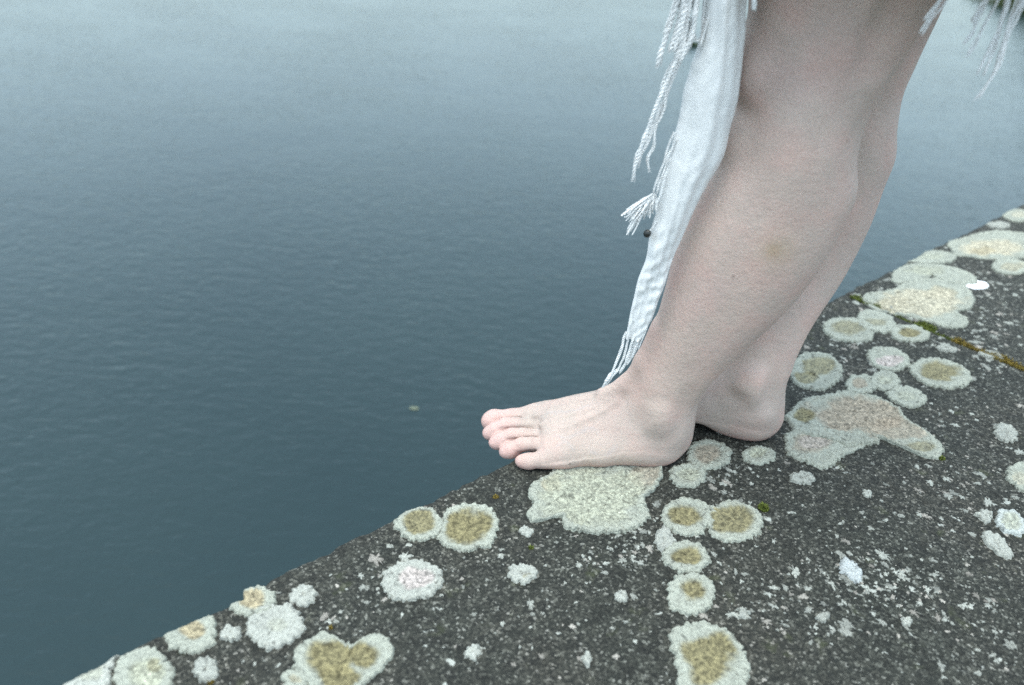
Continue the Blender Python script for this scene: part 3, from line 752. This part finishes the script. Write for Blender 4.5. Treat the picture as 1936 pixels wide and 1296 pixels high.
def build_body():
    def axis(segs):
        out = [segs[0][0]]
        for a, b, d in segs:
            n = int(math.ceil((b - a) / d)); out += list(np.linspace(a, b, n + 1)[1:])
        return np.array(out, np.float32)
    X = axis([(-.044, .345, .0014), (.345, .40, .003), (.40, .62, .01)])
    Y = axis([(.46, .62, .01), (.62, .845, .0015), (.845, .90, .003), (.90, 1.06, .01)])
    Z = axis([(-.06, .13, .0013), (.13, .50, .0024), (.50, .60, .006), (.60, 1.74, .012)])
    pad = lambda A, B: np.concatenate([A, A[-1] + (A[-1] - A[-2]) * np.arange(1, (-len(A)) % B + 2)]).astype(np.float32)
    B = 8
    X, Y, Z = [pad(A, B) for A in (X, Y, Z)]
    nx, ny, nz = [(len(A) - 1) // B * B for A in (X, Y, Z)]
    X, Y, Z = X[:nx + 1], Y[:ny + 1], Z[:nz + 1]
    bx, by, bz = nx // B, ny // B, nz // B
    G = np.full((nx + 1, ny + 1, nz + 1), 1.0, np.float32)
    cx = X[B // 2::B][:bx]; cy = Y[B // 2::B][:by]; cz = Z[B // 2::B][:bz]
    hx = (X[B::B][:bx] - X[::B][:bx]) / 2; hy = (Y[B::B][:by] - Y[::B][:by]) / 2; hz = (Z[B::B][:bz] - Z[::B][:bz]) / 2
    off = np.arange(B + 1)
    for k in range(bz):
        gx, gy = np.meshgrid(cx, cy, indexing='ij'); gz = np.full_like(gx, cz[k])
        c = body_f(gx, gy, gz)
        rad = np.sqrt(hx[:, None] ** 2 + hy[None, :] ** 2 + hz[k] ** 2)
        G[:, :, k * B:(k + 1) * B + 1] = np.where(G[:, :, k * B:(k + 1) * B + 1] == 1.0, np.repeat(np.repeat(np.pad(c, ((0, 1), (0, 1)), mode='edge'), B, 0), B, 1)[:nx + 1, :ny + 1, None], G[:, :, k * B:(k + 1) * B + 1])
        ii, jj = np.nonzero(np.abs(c) < rad * 1.7 + .004)
        if len(ii) == 0: continue
        ix = (ii[:, None] * B + off)[:, :, None, None]; iy = (jj[:, None] * B + off)[:, None, :, None]; iz = (k * B + off)[None, None, None, :]
        xs = np.broadcast_to(X[ix], (len(ii), B + 1, B + 1, B + 1)).astype(np.float32); ys = np.broadcast_to(Y[iy], xs.shape); zs = np.broadcast_to(Z[iz], xs.shape)
        G[ix, iy, iz] = body_f(xs, ys, zs)
    ins = G < 0
    act = np.zeros((nx, ny, nz), bool)
    s0 = ins[:-1, :-1, :-1]
    for a in (0, 1):
        for b in (0, 1):
            for c in (0, 1):
                act |= ins[a:nx + a, b:ny + b, c:nz + c] != s0
    I, J, K = np.nonzero(act)
    idx = np.full(act.shape, -1, np.int32); idx[I, J, K] = np.arange(len(I))
    acc = np.zeros((len(I), 3)); cnt = np.zeros(len(I))
    cor = [(a, b, c) for a in (0, 1) for b in (0, 1) for c in (0, 1)]
    for p in cor:
        for ax_ in range(3):
            if p[ax_] == 1: continue
            q = list(p); q[ax_] = 1
            g0 = G[I + p[0], J + p[1], K + p[2]]; g1 = G[I + q[0], J + q[1], K + q[2]]
            m_ = (g0 < 0) != (g1 < 0)
            t = np.where(m_, g0 / np.where(m_, g0 - g1, 1), 0)
            A = np.stack([X[I + p[0]], Y[J + p[1]], Z[K + p[2]]], -1); Bq = np.stack([X[I + q[0]], Y[J + q[1]], Z[K + q[2]]], -1)
            acc += np.where(m_[:, None], A + (Bq - A) * t[:, None], 0); cnt += m_
    V = acc / cnt[:, None]
    Fs = []
    # edges along x, y, z
    for ax_ in range(3):
        a = [slice(1, -1)] * 3; b = [slice(1, -1)] * 3
        a[ax_] = slice(0, -1); b[ax_] = slice(1, None)
        i0 = ins[tuple(a)]; i1 = ins[tuple(b)]
        cr = np.nonzero(i0 != i1); fl = i0[cr]
        base = [c + 1 for c in cr]; base[ax_] = cr[ax_]
        o1, o2 = [(1, 2), (2, 0), (0, 1)][ax_]
        def at(d1, d2):
            q = [c.copy() for c in base]; q[o1] = q[o1] - d1; q[o2] = q[o2] - d2
            return idx[q[0], q[1], q[2]]
        quad = np.stack([at(1, 1), at(0, 1), at(0, 0), at(1, 0)], -1)
        quad[~fl] = quad[~fl][:, ::-1]
        Fs.append(quad)
    F_ = np.concatenate(Fs); F_ = F_[(F_ >= 0).all(1)]
    # two smoothing passes
    for lam in (.5, .5):
        s_ = np.zeros_like(V); n_ = np.zeros(len(V))
        for k in range(4):
            a = F_[:, k]; b = F_[:, (k + 1) % 4]
            for d in range(3):
                s_[:, d] += np.bincount(a, V[b, d], len(V)) + np.bincount(b, V[a, d], len(V))
            n_ += np.bincount(a, minlength=len(V)) + np.bincount(b, minlength=len(V))
        V = V + lam * (s_ / np.maximum(n_, 1)[:, None] - V)
    return V, F_

def body_tint(V):
    x, y, z = V.T
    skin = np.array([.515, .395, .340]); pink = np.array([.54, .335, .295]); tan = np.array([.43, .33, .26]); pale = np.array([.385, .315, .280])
    c = np.ones((len(V), 3)) * skin
    def blend(mk, col): 
        nonlocal c
        mk = np.clip(mk, 0, 1)[:, None]; c = c * (1 - mk) + np.array(col) * mk
    nz = fbm2(x * 40 + y * 13, z * 40 + y * 27, 77, 3) * 2
    blend(smooth1((.10 - z) / .06) * .75, pale)  # feet tinted darker than the legs, offsetting the strong light on them
    # pink rims of the sole, toes, heel
    sole = smooth1((.016 - z + .004 * nz) / .014)
    blend(sole * .8, pink)
    toe = smooth1((.022 - x - .3 * (y - .69) * 0) / .03) * (z < .06)
    blend(toe * .65, [.53, .345, .315])
    for (cx, cy, cz, r, col, s) in [(.012, .655, .010, .012, pink, .6), (.20, .69, .02, .02, pink, .4), (.31, .745, .015, .02, pink, .5), (.125, .648, .010, .018, tan, .35), (.09, .648, .012, .014, tan, .3),
                                    (.25, .63, .20, .0, tan, 0)]:
        if r: blend(s * np.exp(-(((x - cx) ** 2 + (y - cy) ** 2 + (z - cz) ** 2) / r ** 2)), col)
    # leg mottling: rosy front of shin, olive-brown bruise
    rosy = fbm2(x * 14 + 5, z * 14, 81, 3) * 2
    blend(smooth1((rosy + .15) / .5) * .35 * smooth1((z - .1) / .1), [.52, .375, .335])
    # heel creases, reddened, and faint veins over the instep
    hz = np.sin((z + .0012 * nz) / .0011) * .5 + .5
    blend(hz ** 3 * smooth1((.022 - z) / .008) * smooth1((x - .285) / .02) * .35, [.46, .22, .18])
    blend(hz ** 3 * smooth1((.018 - z) / .008) * smooth1((x - .175) / .015) * (y < .69) * .22, [.46, .24, .20])
    for (x0, y0, x1, y1, ph) in [(.100, .668, .045, .662, 0), (.094, .690, .030, .690, 2), (.075, .655, .050, .652, 4), (.120, .655, .085, .650, 1)]:
        q = (x - x0) / (x1 - x0); yy = y0 + (y1 - y0) * q + .003 * np.sin(q * 7 + ph)
        blend(np.exp(-((y - yy) / .0016) ** 2) * (q > 0) * (q < 1) * smooth1(q / .2) * smooth1((1 - q) / .2) * (z > .02) * (z < .10) * .20, [.36, .36, .38])
    # creases over the toe joints
    for tz in TOES:
        for k in (1, 2):
            cx_ = HEEL_N[0] - tz[k][0]; cy_ = HEEL_N[1] + tz[k][1]
            blend((np.sin((x - cx_) / .0006) ** 4) * np.exp(-((x - cx_) / .0028) ** 2 - ((y - cy_) / .006) ** 2) * (z > tz[k][2]) * .30, [.42, .26, .24])
    def spot(px, py, Y, r, col, s):
        P = ony(px, py, Y); blend(s * np.exp(-((x - P[0]) ** 2 + (z - P[2]) ** 2) / r ** 2) * (y < Y + .03), col)
    spot(1458, 468, .645, .007, [.36, .24, .15], .6)
    spot(1470, 470, .645, .016, [.42, .32, .22], .5)
    spot(1384, 521, .65, .0011, [.10, .05, .04], .95)
    spot(1602, 265, .65, .0010, [.16, .09, .07], .9)
    spot(1077, 872, .648, .0011, [.08, .05, .04], 1.0)
    spot(1470, 150, .65, .022, [.52, .37, .335], .5)
    spot(1340, 360, .65, .02, [.55, .42, .38], .4)
    c = c * (1 + .05 * nz[:, None])
    return c

person = bpy.data.objects.new("person", None); COL.objects.link(person); person.location = (.19, .70, 0)
tag(person, "barefoot person in a white fringed shawl standing with toes over the stone edge", "person")
bV, bF = build_body()
org = np.array(person.location)
body = mesh_np("body", bV - org, bF, M_skin, attrs={"tint": body_tint(bV)}); body.parent = person

# toenails on the near foot
def nail(tz, ln, wd, lift):
    tip = np.array(tz[-1][:3]); pre = np.array(tz[-2][:3]); d = tip - pre; d[2] *= .35
    d /= np.linalg.norm(d); r = tz[-1][3]
    side = np.array([0, 1, 0.]); up = np.cross(d, side); up = up if up[2] > 0 else -up
    n = 9; V = []
    for a in np.linspace(-1, 1, n):
        for b in np.linspace(-1, 1, n):
            bb = b * (1 - .22 * max(a, 0) ** 4); q = b * math.sqrt(1 - .35 * a * a * (1 if abs(a) > .6 else .5))
            ang = q * wd / r
            p = tip + d * (a * ln / 2 - r * .40) + side * math.sin(ang) * r * .96 + up * (math.cos(ang) * r * .96 + lift) - up * .0016 * max(a, 0) ** 2
            V.append(p)
    V = np.array(V); 
    W = np.stack([HEEL_N[0] - V[:, 0], V[:, 1] + HEEL_N[1], V[:, 2]], -1)
    F_ = grid_faces(n, n)
    W2 = W.copy(); W2[:, 2] -= .0012
    rimi = [i for i in range(n)] + [i * n + n - 1 for i in range(1, n)] + [(n - 1) * n + i for i in range(n - 2, -1, -1)] + [i * n for i in range(n - 2, 0, -1)]
    sk = np.array([[rimi[i], rimi[(i + 1) % len(rimi)], rimi[(i + 1) % len(rimi)] + n * n, rimi[i] + n * n] for i in range(len(rimi))])
    o = mesh_np("toenail", np.concatenate([W, W2]) - org, np.concatenate([F_, sk]), M_nail); o.parent = body
for tz, ln, wd, lf in zip(TOES, (.013, .007, .0065, .006, .005), (.0075, .0045, .0042, .004, .0038), (.0011,) * 5):
    nail(tz, ln, wd, lf)

# ------------------------------------------------------------------ shawl
YS = .668
def shawl_panel():
    Lp = [(1345, -110), (1338, -50), (1330, 0), (1326, 60), (1318, 95), (1306, 130), (1294, 170), (1285, 220), (1272, 270), (1261, 305), (1250, 350), (1242, 400), (1228, 450), (1221, 490), (1208, 522), (1200, 555), (1190, 600), (1183, 640)]
    Rp = [(1435, -110), (1425, -50), (1412, 0), (1408, 60), (1402, 120), (1394, 190), (1382, 240), (1366, 300), (1340, 345), (1318, 385), (1300, 425), (1284, 462), (1268, 500), (1256, 538), (1245, 568), (1234, 600), (1222, 622), (1212, 642)]
    n = len(Lp)
    q = np.linspace(0, n - 1, 240); ix = np.arange(n)
    ctr = []; hw = []
    L3 = np.array([ony(*p, YS) for p in Lp]); R3 = np.array([ony(*p, YS) for p in Rp])
    L = np.stack([crom(ix, L3[:, d], q) for d in range(3)], -1); R_ = np.stack([crom(ix, R3[:, d], q) for d in range(3)], -1)
    m_ = 96; th = np.linspace(0, 2 * np.pi, m_, endpoint=False)
    C = (L + R_) / 2; A = (R_ - L) / 2
    a = np.cos(th); b = np.sin(th)
    v = q[:, None] / n
    # lengthwise folds wandering across the width + diagonal wrinkles
    fold = .0024 * np.sin(a * 3.5 + v * 5 + 1.5 * np.sin(v * 9)) + .0009 * np.sin(a * 11 - v * 16) + .0030 * fbm2(a * 2.5 + v * 10 + 7, v * 14 + b * .5, 61, 3)
    fold = fold + .0012 * np.sin(v * 150 + a * 9) * smooth1((v - .55) / .15) * (.5 + fbm2(v * 40, a * 2, 63, 2))
    depth = np.interp(q, [0, 4, 10, n - 1], [.020, .018, .012, .0035])[:, None]
    taper = 1 + .05 * fbm2(v * 30, a * 0 + 3 * np.sign(a), 65, 2)
    Pos = C[:, None, :] + A[:, None, :] * (a[None, :, None] * taper[..., None])
    dy = -b[None, :] * (depth + 0) - fold * np.where(b[None, :] > -.2, 1, .4) * (np.abs(b[None, :]) ** .5)
    Pos[..., 1] += dy
    V = Pos.reshape(-1, 3)
    F_ = grid_faces(240, m_, True)[:, ::-1]
    # bottom closing
    ctrb = V[-m_:].mean(0)
    V = np.concatenate([V, [ctrb]])
    T = np.array([[239 * m_ + i, 239 * m_ + (i + 1) % m_, len(V) - 1, len(V) - 1] for i in range(m_)])
    return V, F_
def shawl_wrap(nv0):  # unseen upper wrap, its hem lowered and flared to shade the thighs
    nr, nc = 60, 200
    zz = np.linspace(.500, 1.42, nr); th = np.linspace(0, 2 * np.pi, nc, endpoint=False)
    rx = np.interp(zz, [.500, .7, .95, 1.15, 1.36, 1.42], [.175, .150, .150, .145, .15, .10]); ry = np.interp(zz, [.500, .7, .95, 1.15, 1.36, 1.42], [.205, .185, .21, .22, .235, .14])
    cx = np.interp(zz, [.515, .9, 1.42], [.262, .28, .28]); cy = .765
    amp = np.interp(zz, [.515, 1.0, 1.42], [.012, .006, .003])
    f = 1 + (amp[:, None] / .15) * np.sin(th * 13 + 3 * np.sin(th * 2) + zz[:, None] * 3)
    X = cx[:, None] + rx[:, None] * f * np.cos(th); Y = cy + ry[:, None] * f * np.sin(th)
    Z = zz[:, None] + .01 * np.sin(th * 3) * (zz[:, None] < .6) + 0 * X
    V = np.stack([X, Y, Z], -1).reshape(-1, 3)
    F_ = grid_faces(nr, nc, True) + nv0
    return V, F_
pV, pF = shawl_panel(); wV, wF = shawl_wrap(len(pV))
shawl = mesh_np("shawl", np.concatenate([pV, wV]) - org, np.concatenate([pF, wF]), M_cloth); shawl.parent = person

def cord(pts, rpx, Y, ply=3, fray=0, parent=shawl, depth=0.0, name="fringe_strand"):
    """twisted cord through photo pixels laid on the vertical plane at distance Y"""
    pts = list(pts)
    C = []
    for i, p in enumerate(pts):
        Yp = p[2] if len(p) > 2 else Y
        C.append(ony(p[0], p[1], Yp))
    C = np.array(C); seg = np.linalg.norm(np.diff(C, axis=0), axis=1); cum = np.concatenate([[0], np.cumsum(seg)])
    Ltot = cum[-1]; n = max(8, int(Ltot / .0007)); u = np.linspace(0, Ltot, n)
    P = np.stack([crom(cum, C[:, d], u) for d in range(3)], -1) if len(C) > 2 else C[0] + (C[1] - C[0]) * (u / Ltot)[:, None]
    sd = random.randint(0, 9999)
    P[:, 0] += .0014 * (vn2(u * 120, u * 0 + sd, 3) - .5); P[:, 1] += .0014 * (vn2(u * 120, u * 0 + sd + 9, 4) - .5)
    D = np.gradient(P, axis=0); D /= np.linalg.norm(D, axis=1)[:, None]
    N1 = np.cross(D, [0, 1, 0]); N1 /= np.linalg.norm(N1, axis=1)[:, None]; N2 = np.cross(D, N1)
    r = rpx / FPX * Y * 1.0
    r_ = r * (.85 + .35 * vn2(u * 160, u * 0 + sd, 5))
    if fray: r_ = r_ * (1 + fray * smooth1((u / Ltot - .55) / .35))
    m_ = 7; th = np.linspace(0, 2 * np.pi, m_, endpoint=False)
    Vs = []; Fs = []; b = 0
    pitch = r * 7
    for k in range(ply):
        ph = 2 * np.pi * k / ply + 2 * np.pi * u / pitch
        c = P + (N1 * np.cos(ph)[:, None] + N2 * np.sin(ph)[:, None]) * (r_ * .5)[:, None]
        rr = r_ * .58 * (1 - .8 * smooth1((u / Ltot - .93) / .07))
        V = c[:, None, :] + rr[:, None, None] * (N1[:, None, :] * np.cos(th)[None, :, None] + N2[:, None, :] * np.sin(th)[None, :, None])
        Vs.append(V.reshape(-1, 3)); Fs.append(grid_faces(n, m_, True)[:, ::-1] + b); b += n * m_
    o = mesh_np(name, np.concatenate(Vs) - org, np.concatenate(Fs), M_cloth); o.parent = parent
    return o
def tassel(p0, ends, rpx, Y):
    """frayed end of fine threads as one strand"""
    Vs = []; Fs = []; b = 0
    for e in ends:
        for _ in range(5):
            A = ony(*p0, Y); Bq = ony(e[0] + random.gauss(0, 4), e[1] + random.gauss(0, 4), Y + random.gauss(0, .003))
            mid = (A + Bq) / 2 + np.array([random.gauss(0, .0015), random.gauss(0, .0015), random.gauss(0, .002)])
            n = 24; t = np.linspace(0, 1, n)[:, None]
            P = (1 - t) ** 2 * A + 2 * t * (1 - t) * mid + t ** 2 * Bq
            P = P + np.stack([vn2(t[:, 0] * 9, t[:, 0] * 0 + random.random() * 99, 2) - .5] * 3, -1) * .0012
            m_ = 5; th = np.linspace(0, 2 * np.pi, m_, endpoint=False); r = rpx / FPX * Y * (1 - .5 * t[:, 0] ** 3)
            V = P[:, None, :] + r[:, None, None] * np.stack([np.cos(th), 0 * th, np.sin(th)], -1)[None] + r[:, None, None] * np.stack([0 * th, np.sin(th) * .6, 0 * th], -1)[None]
            Vs.append(V.reshape(-1, 3)); Fs.append(grid_faces(n, m_, True) + b); b += n * m_
    o = mesh_np("tassel", np.concatenate(Vs) - org, np.concatenate(Fs), M_cloth); o.parent = shawl
    return o
# bottom cords down to the instep
cord([(1184, 628), (1178, 650), (1166, 682), (1156, 706), (1146, 722), (1139, 733, .672)], 3.0, YS)
cord([(1190, 634), (1182, 662), (1170, 695), (1156, 715), (1143, 729, .672)], 2.6, YS)
cord([(1205, 632), (1196, 660), (1185, 685), (1172, 703, .670)], 3.2, YS)
cord([(1200, 636), (1190, 662), (1182, 688), (1170, 706, .670)], 3.0, YS - .003)
cord([(1213, 628), (1203, 655), (1194, 676, .668), (1184, 690, .668)], 3.0, YS)
cord([(1210, 632), (1199, 662), (1190, 684, .668)], 2.4, YS - .002)
cord([(1240, 582), (1232, 598), (1222, 622), (1207, 662, .666)], 1.6, YS - .004, 2)
cord([(1168, 698), (1154, 708), (1146, 718), (1142, 728, .671)], 2.2, YS)
# left bundle
for p, r in [([(1290, -40), (1280, 10), (1266, 48), (1260, 70), (1252, 92), (1241, 130)], 5.0), ([(1300, -40), (1288, 20), (1279, 60), (1264, 98)], 4.6), ([(1304, -40), (1296, 20), (1284, 62), (1272, 100)], 4.2),
             ([(1285, -40), (1272, 8), (1268, 30), (1261, 48), (1256, 66)], 2.0), ([(1312, -40), (1302, 30), (1291, 90), (1270, 135), (1256, 168), (1238, 208), (1222, 250), (1206, 300), (1194, 344)], 3.6),
             ([(1318, -40), (1308, 40), (1292, 100), (1272, 145), (1258, 180), (1244, 216), (1228, 262), (1214, 292), (1205, 318)], 3.0), ([(1322, -40), (1306, 50), (1290, 110), (1268, 155), (1254, 200), (1238, 244), (1235, 280), (1225, 300), (1229, 326)], 3.0),
             ([(1296, -40), (1292, 30), (1284, 90), (1275, 112)], 5.0), ([(1326, -40), (1314, 30), (1300, 90), (1285, 118)], 4.5), ([(1316, -40), (1311, 20), (1311, 60), (1318, 78), (1326, 74), (1331, 60)], 1.8),
             ([(1338, -40), (1332, 20), (1328, 50), (1326, 84)], 2.4), ([(1345, -40), (1340, 20), (1334, 50), (1322, 90)], 3.0)]:
    cord(p, r * .95, YS - random.uniform(.004, .014))
    cord([(x + random.uniform(-3, 3) + 2 * i * random.uniform(-.6, .6), y + random.uniform(-6, 6)) for i, (x, y) in enumerate(p)], r * .65, YS - random.uniform(.002, .016), 2)
# mid cords with frayed tassel
cord([(1276, 250), (1262, 285), (1254, 312), (1244, 336), (1234, 366)], 2.4, YS - .004)
cord([(1278, 262), (1266, 290), (1257, 318), (1248, 345), (1240, 368)], 2.4, YS - .006)
cord([(1274, 280), (1265, 305), (1256, 332), (1246, 366)], 2.0, YS - .002)
cord([(1266, 300), (1258, 335), (1250, 362), (1243, 385), (1240, 402)], 2.6, YS - .010)
tassel((1236, 366), [(1182, 404), (1184, 414), (1204, 412), (1212, 408), (1222, 412), (1226, 402), (1232, 396)], 1.9, YS - .004)
tassel((1226, 378), [(1192, 442), (1188, 440), (1200, 420)], 1.9, YS - .004)
tassel((1230, 372), [(1200, 400), (1210, 400), (1216, 405), (1196, 418)], 2.2, YS - .004)
# back fringe, upper right, and the stub over the knee
cord([(1427, -60), (1427, -5), (1426, 22)], 4.0, .63)
for p, r in [([(1800, -60), (1780, 0), (1758, 35), (1740, 64)], 1.6), ([(1806, -60), (1788, 0), (1766, 32), (1744, 66)], 1.5), ([(1794, -60), (1774, 4), (1756, 26), (1747, 40)], 1.6),
             ([(1878, -60), (1862, 0), (1848, 30), (1838, 42)], 3.2), ([(1885, -60), (1868, 0), (1850, 34), (1836, 66), (1822, 86)], 2.2), ([(1895, -60), (1886, 0), (1872, 28), (1858, 54), (1842, 86), (1826, 110)], 2.0),
             ([(1925, -60), (1908, 0), (1896, 34), (1886, 62), (1868, 100), (1846, 140)], 2.6), ([(1918, -60), (1902, 0), (1894, 40), (1880, 90), (1858, 145)], 2.2), ([(1950, -60), (1934, 0), (1916, 34), (1902, 70), (1886, 118), (1877, 144)], 2.6),
             ([(1944, -60), (1926, 0), (1910, 40), (1896, 80), (1876, 146), (1842, 192)], 2.0), ([(1958, -60), (1942, -5), (1922, 35), (1908, 70), (1892, 120), (1850, 186)], 1.8)]:
    cord(p, r * 1.15, .60, 3)
    cord([(x + random.uniform(-4, 4), y + random.uniform(-5, 5)) for (x, y) in p], r * .7, .595, 2)
# dark bead on a thread
def bead():
    c = ony(1224, 442, YS - .010); r = 6.5 / FPX * .75
    n, m_ = 14, 20; ph = np.linspace(0, np.pi, n); th = np.linspace(0, 2 * np.pi, m_, endpoint=False)
    rr = r * (1 + .10 * np.cos(th * 6)[None, :] * np.sin(ph)[:, None])
    V = np.stack([rr * np.sin(ph)[:, None] * np.cos(th), rr * np.sin(ph)[:, None] * np.sin(th), rr * 1.15 * np.cos(ph)[:, None] + 0 * th], -1).reshape(-1, 3) + c
    t = NT("dark_bead"); t.b.inputs["Base Color"].default_value = (.02, .022, .02, 1); t.b.inputs["Roughness"].default_value = .25
    o = mesh_np("bead", V - org, grid_faces(n, m_, True)[:, ::-1], t.m); o.parent = shawl
bead()
cord([(1242, 418), (1231, 434), (1226, 440), (1228, 447)], 1.5, YS - .005, 2)

# ------------------------------------------------------------------ on the water
M_weed = mat_simple("weed_green", (0.015, 0.03, 0.008), (0.05, 0.08, 0.02), 40)
def clump(name, cx, cy, R_, n, h, mat, label, cat, wide=.02):
    """a clump of blades"""
    V = []; F_ = []
    for _ in range(n):
        a = random.uniform(0, 6.28); q = math.sqrt(random.random()) * R_
        x = q * math.cos(a); y = q * math.sin(a); b = random.uniform(0, 6.28); hh = h * random.uniform(.5, 1.1); ln = hh * random.uniform(.2, .9); w = wide * random.uniform(.5, 1)
        d = np.array([math.cos(b), math.sin(b), 0]); s_ = np.array([-d[1], d[0], 0]) * w; p = np.array([x, y, -.01]); k = len(V)
        V += [p - s_, p + s_, p + d * ln * .4 + [0, 0, hh * .7] + s_ * .8, p + d * ln * .4 + [0, 0, hh * .7] - s_ * .8, p + d * ln + [0, 0, hh] + s_ * .1, p + d * ln + [0, 0, hh] - s_ * .1]
        F_ += [(k, k + 1, k + 2, k + 3), (k + 3, k + 2, k + 4, k + 5)]
    o = mesh_np(name, np.array(V), np.array(F_), mat, smooth=False); o.location = (cx, cy, WZ)
    return tag(o, label, cat)
p = onz(1306, 86, WZ); clump("water_weed", p[0], p[1], .09, 90, .06, M_weed, "dark green weed clump floating on the water behind the shawl fringe", "water weed", .02)
def leaf():
    c = onz(783, 772, WZ + .003); n = 12
    V = [(0, 0, .004)] + [(.014 * math.cos(a) * (1.25 if k % 2 else 1), .009 * math.sin(a), .0) for k, a in enumerate(np.linspace(0, 2 * np.pi, n, endpoint=False))]
    F_ = [(0, 1 + k, 1 + (k + 1) % n) for k in range(n)]
    o = mesh_np("floating_leaf", np.array(V), np.array(F_), mat_simple("leaf_pale", (.09, .11, .075), (.14, .165, .12), 60)); o.location = c
    tag(o, "tiny pale leaf floating alone on the dark water left of the toes", "leaf")
leaf()
# far bank, upper right
def bank():
    M_b = mat_simple("bank_soil", (0.02, 0.03, 0.012), (0.06, 0.075, 0.03), 1.2)
    ns, ntt = 160, 40
    A = np.array(onz(1798, -4, WZ)[:2]); Bq = np.array(onz(1936, 28, WZ)[:2])
    d = (Bq - A) / np.linalg.norm(Bq - A); nrm = np.array([-d[1], d[0]])
    if nrm[1] < 0: nrm = -nrm
    s = np.linspace(0, 60, ns)[:, None]; t = np.linspace(0, 12, ntt)[None, :] ** 1.0
    jag = 1.2 * (vn2(s * .6, s * 0, 91) - .5) * smooth1(s / 2)
    pos = A[None, None, :] + s[..., None] * d + (t + jag)[..., None] * nrm
    rise = smooth1(t / 2.0) * 1.0 * smooth1((s + .2) / 2.0) + .12 * fbm2(s * 1.5 + 0 * t, t * 1.5 + 0 * s, 93, 4)
    Z = WZ - .12 + rise * 1.0
    V = np.concatenate([pos, Z[..., None]], -1).reshape(-1, 3)
    o = mesh_np("far_bank", V, grid_faces(ns, ntt)[:, ::-1], M_b); tag(o, kind="structure")
    # rank grass along it
    V = []; F_ = []
    for _ in range(16000):
        q = random.uniform(0, 1) ** 1.6 * 30; tt = random.uniform(.15, 3.0)
        j = float(vn2(np.array([q * .6]), np.array([0.]), 91)[0] - .5) * 1.2 * min(1, q / 2)
        P = A + q * d + (tt + j) * nrm; h = random.uniform(.15, .55) * min(1, .3 + q / 2); b = random.uniform(0, 6.28)
        z = WZ - .1 + float(smooth1(tt / 2.0)) * float(smooth1((q + .2) / 2)) * 1.0
        dd = np.array([math.cos(b), math.sin(b), 0]); sd = np.array([-dd[1], dd[0], 0]) * .012; p0 = np.array([P[0], P[1], z]); k = len(V)
        V += [p0 - sd, p0 + sd, p0 + dd * h * .3 + [0, 0, h]]; F_.append((k, k + 1, k + 2))
    o = mesh_np("bank_grass", np.array(V), np.array(F_), mat_simple("bank_grass", (0.03, 0.05, 0.015), (0.09, 0.11, 0.04), 3), smooth=False)
    tag(o, "dark rank grass on the far bank at the top right corner", "grass", kind="stuff")
bank()
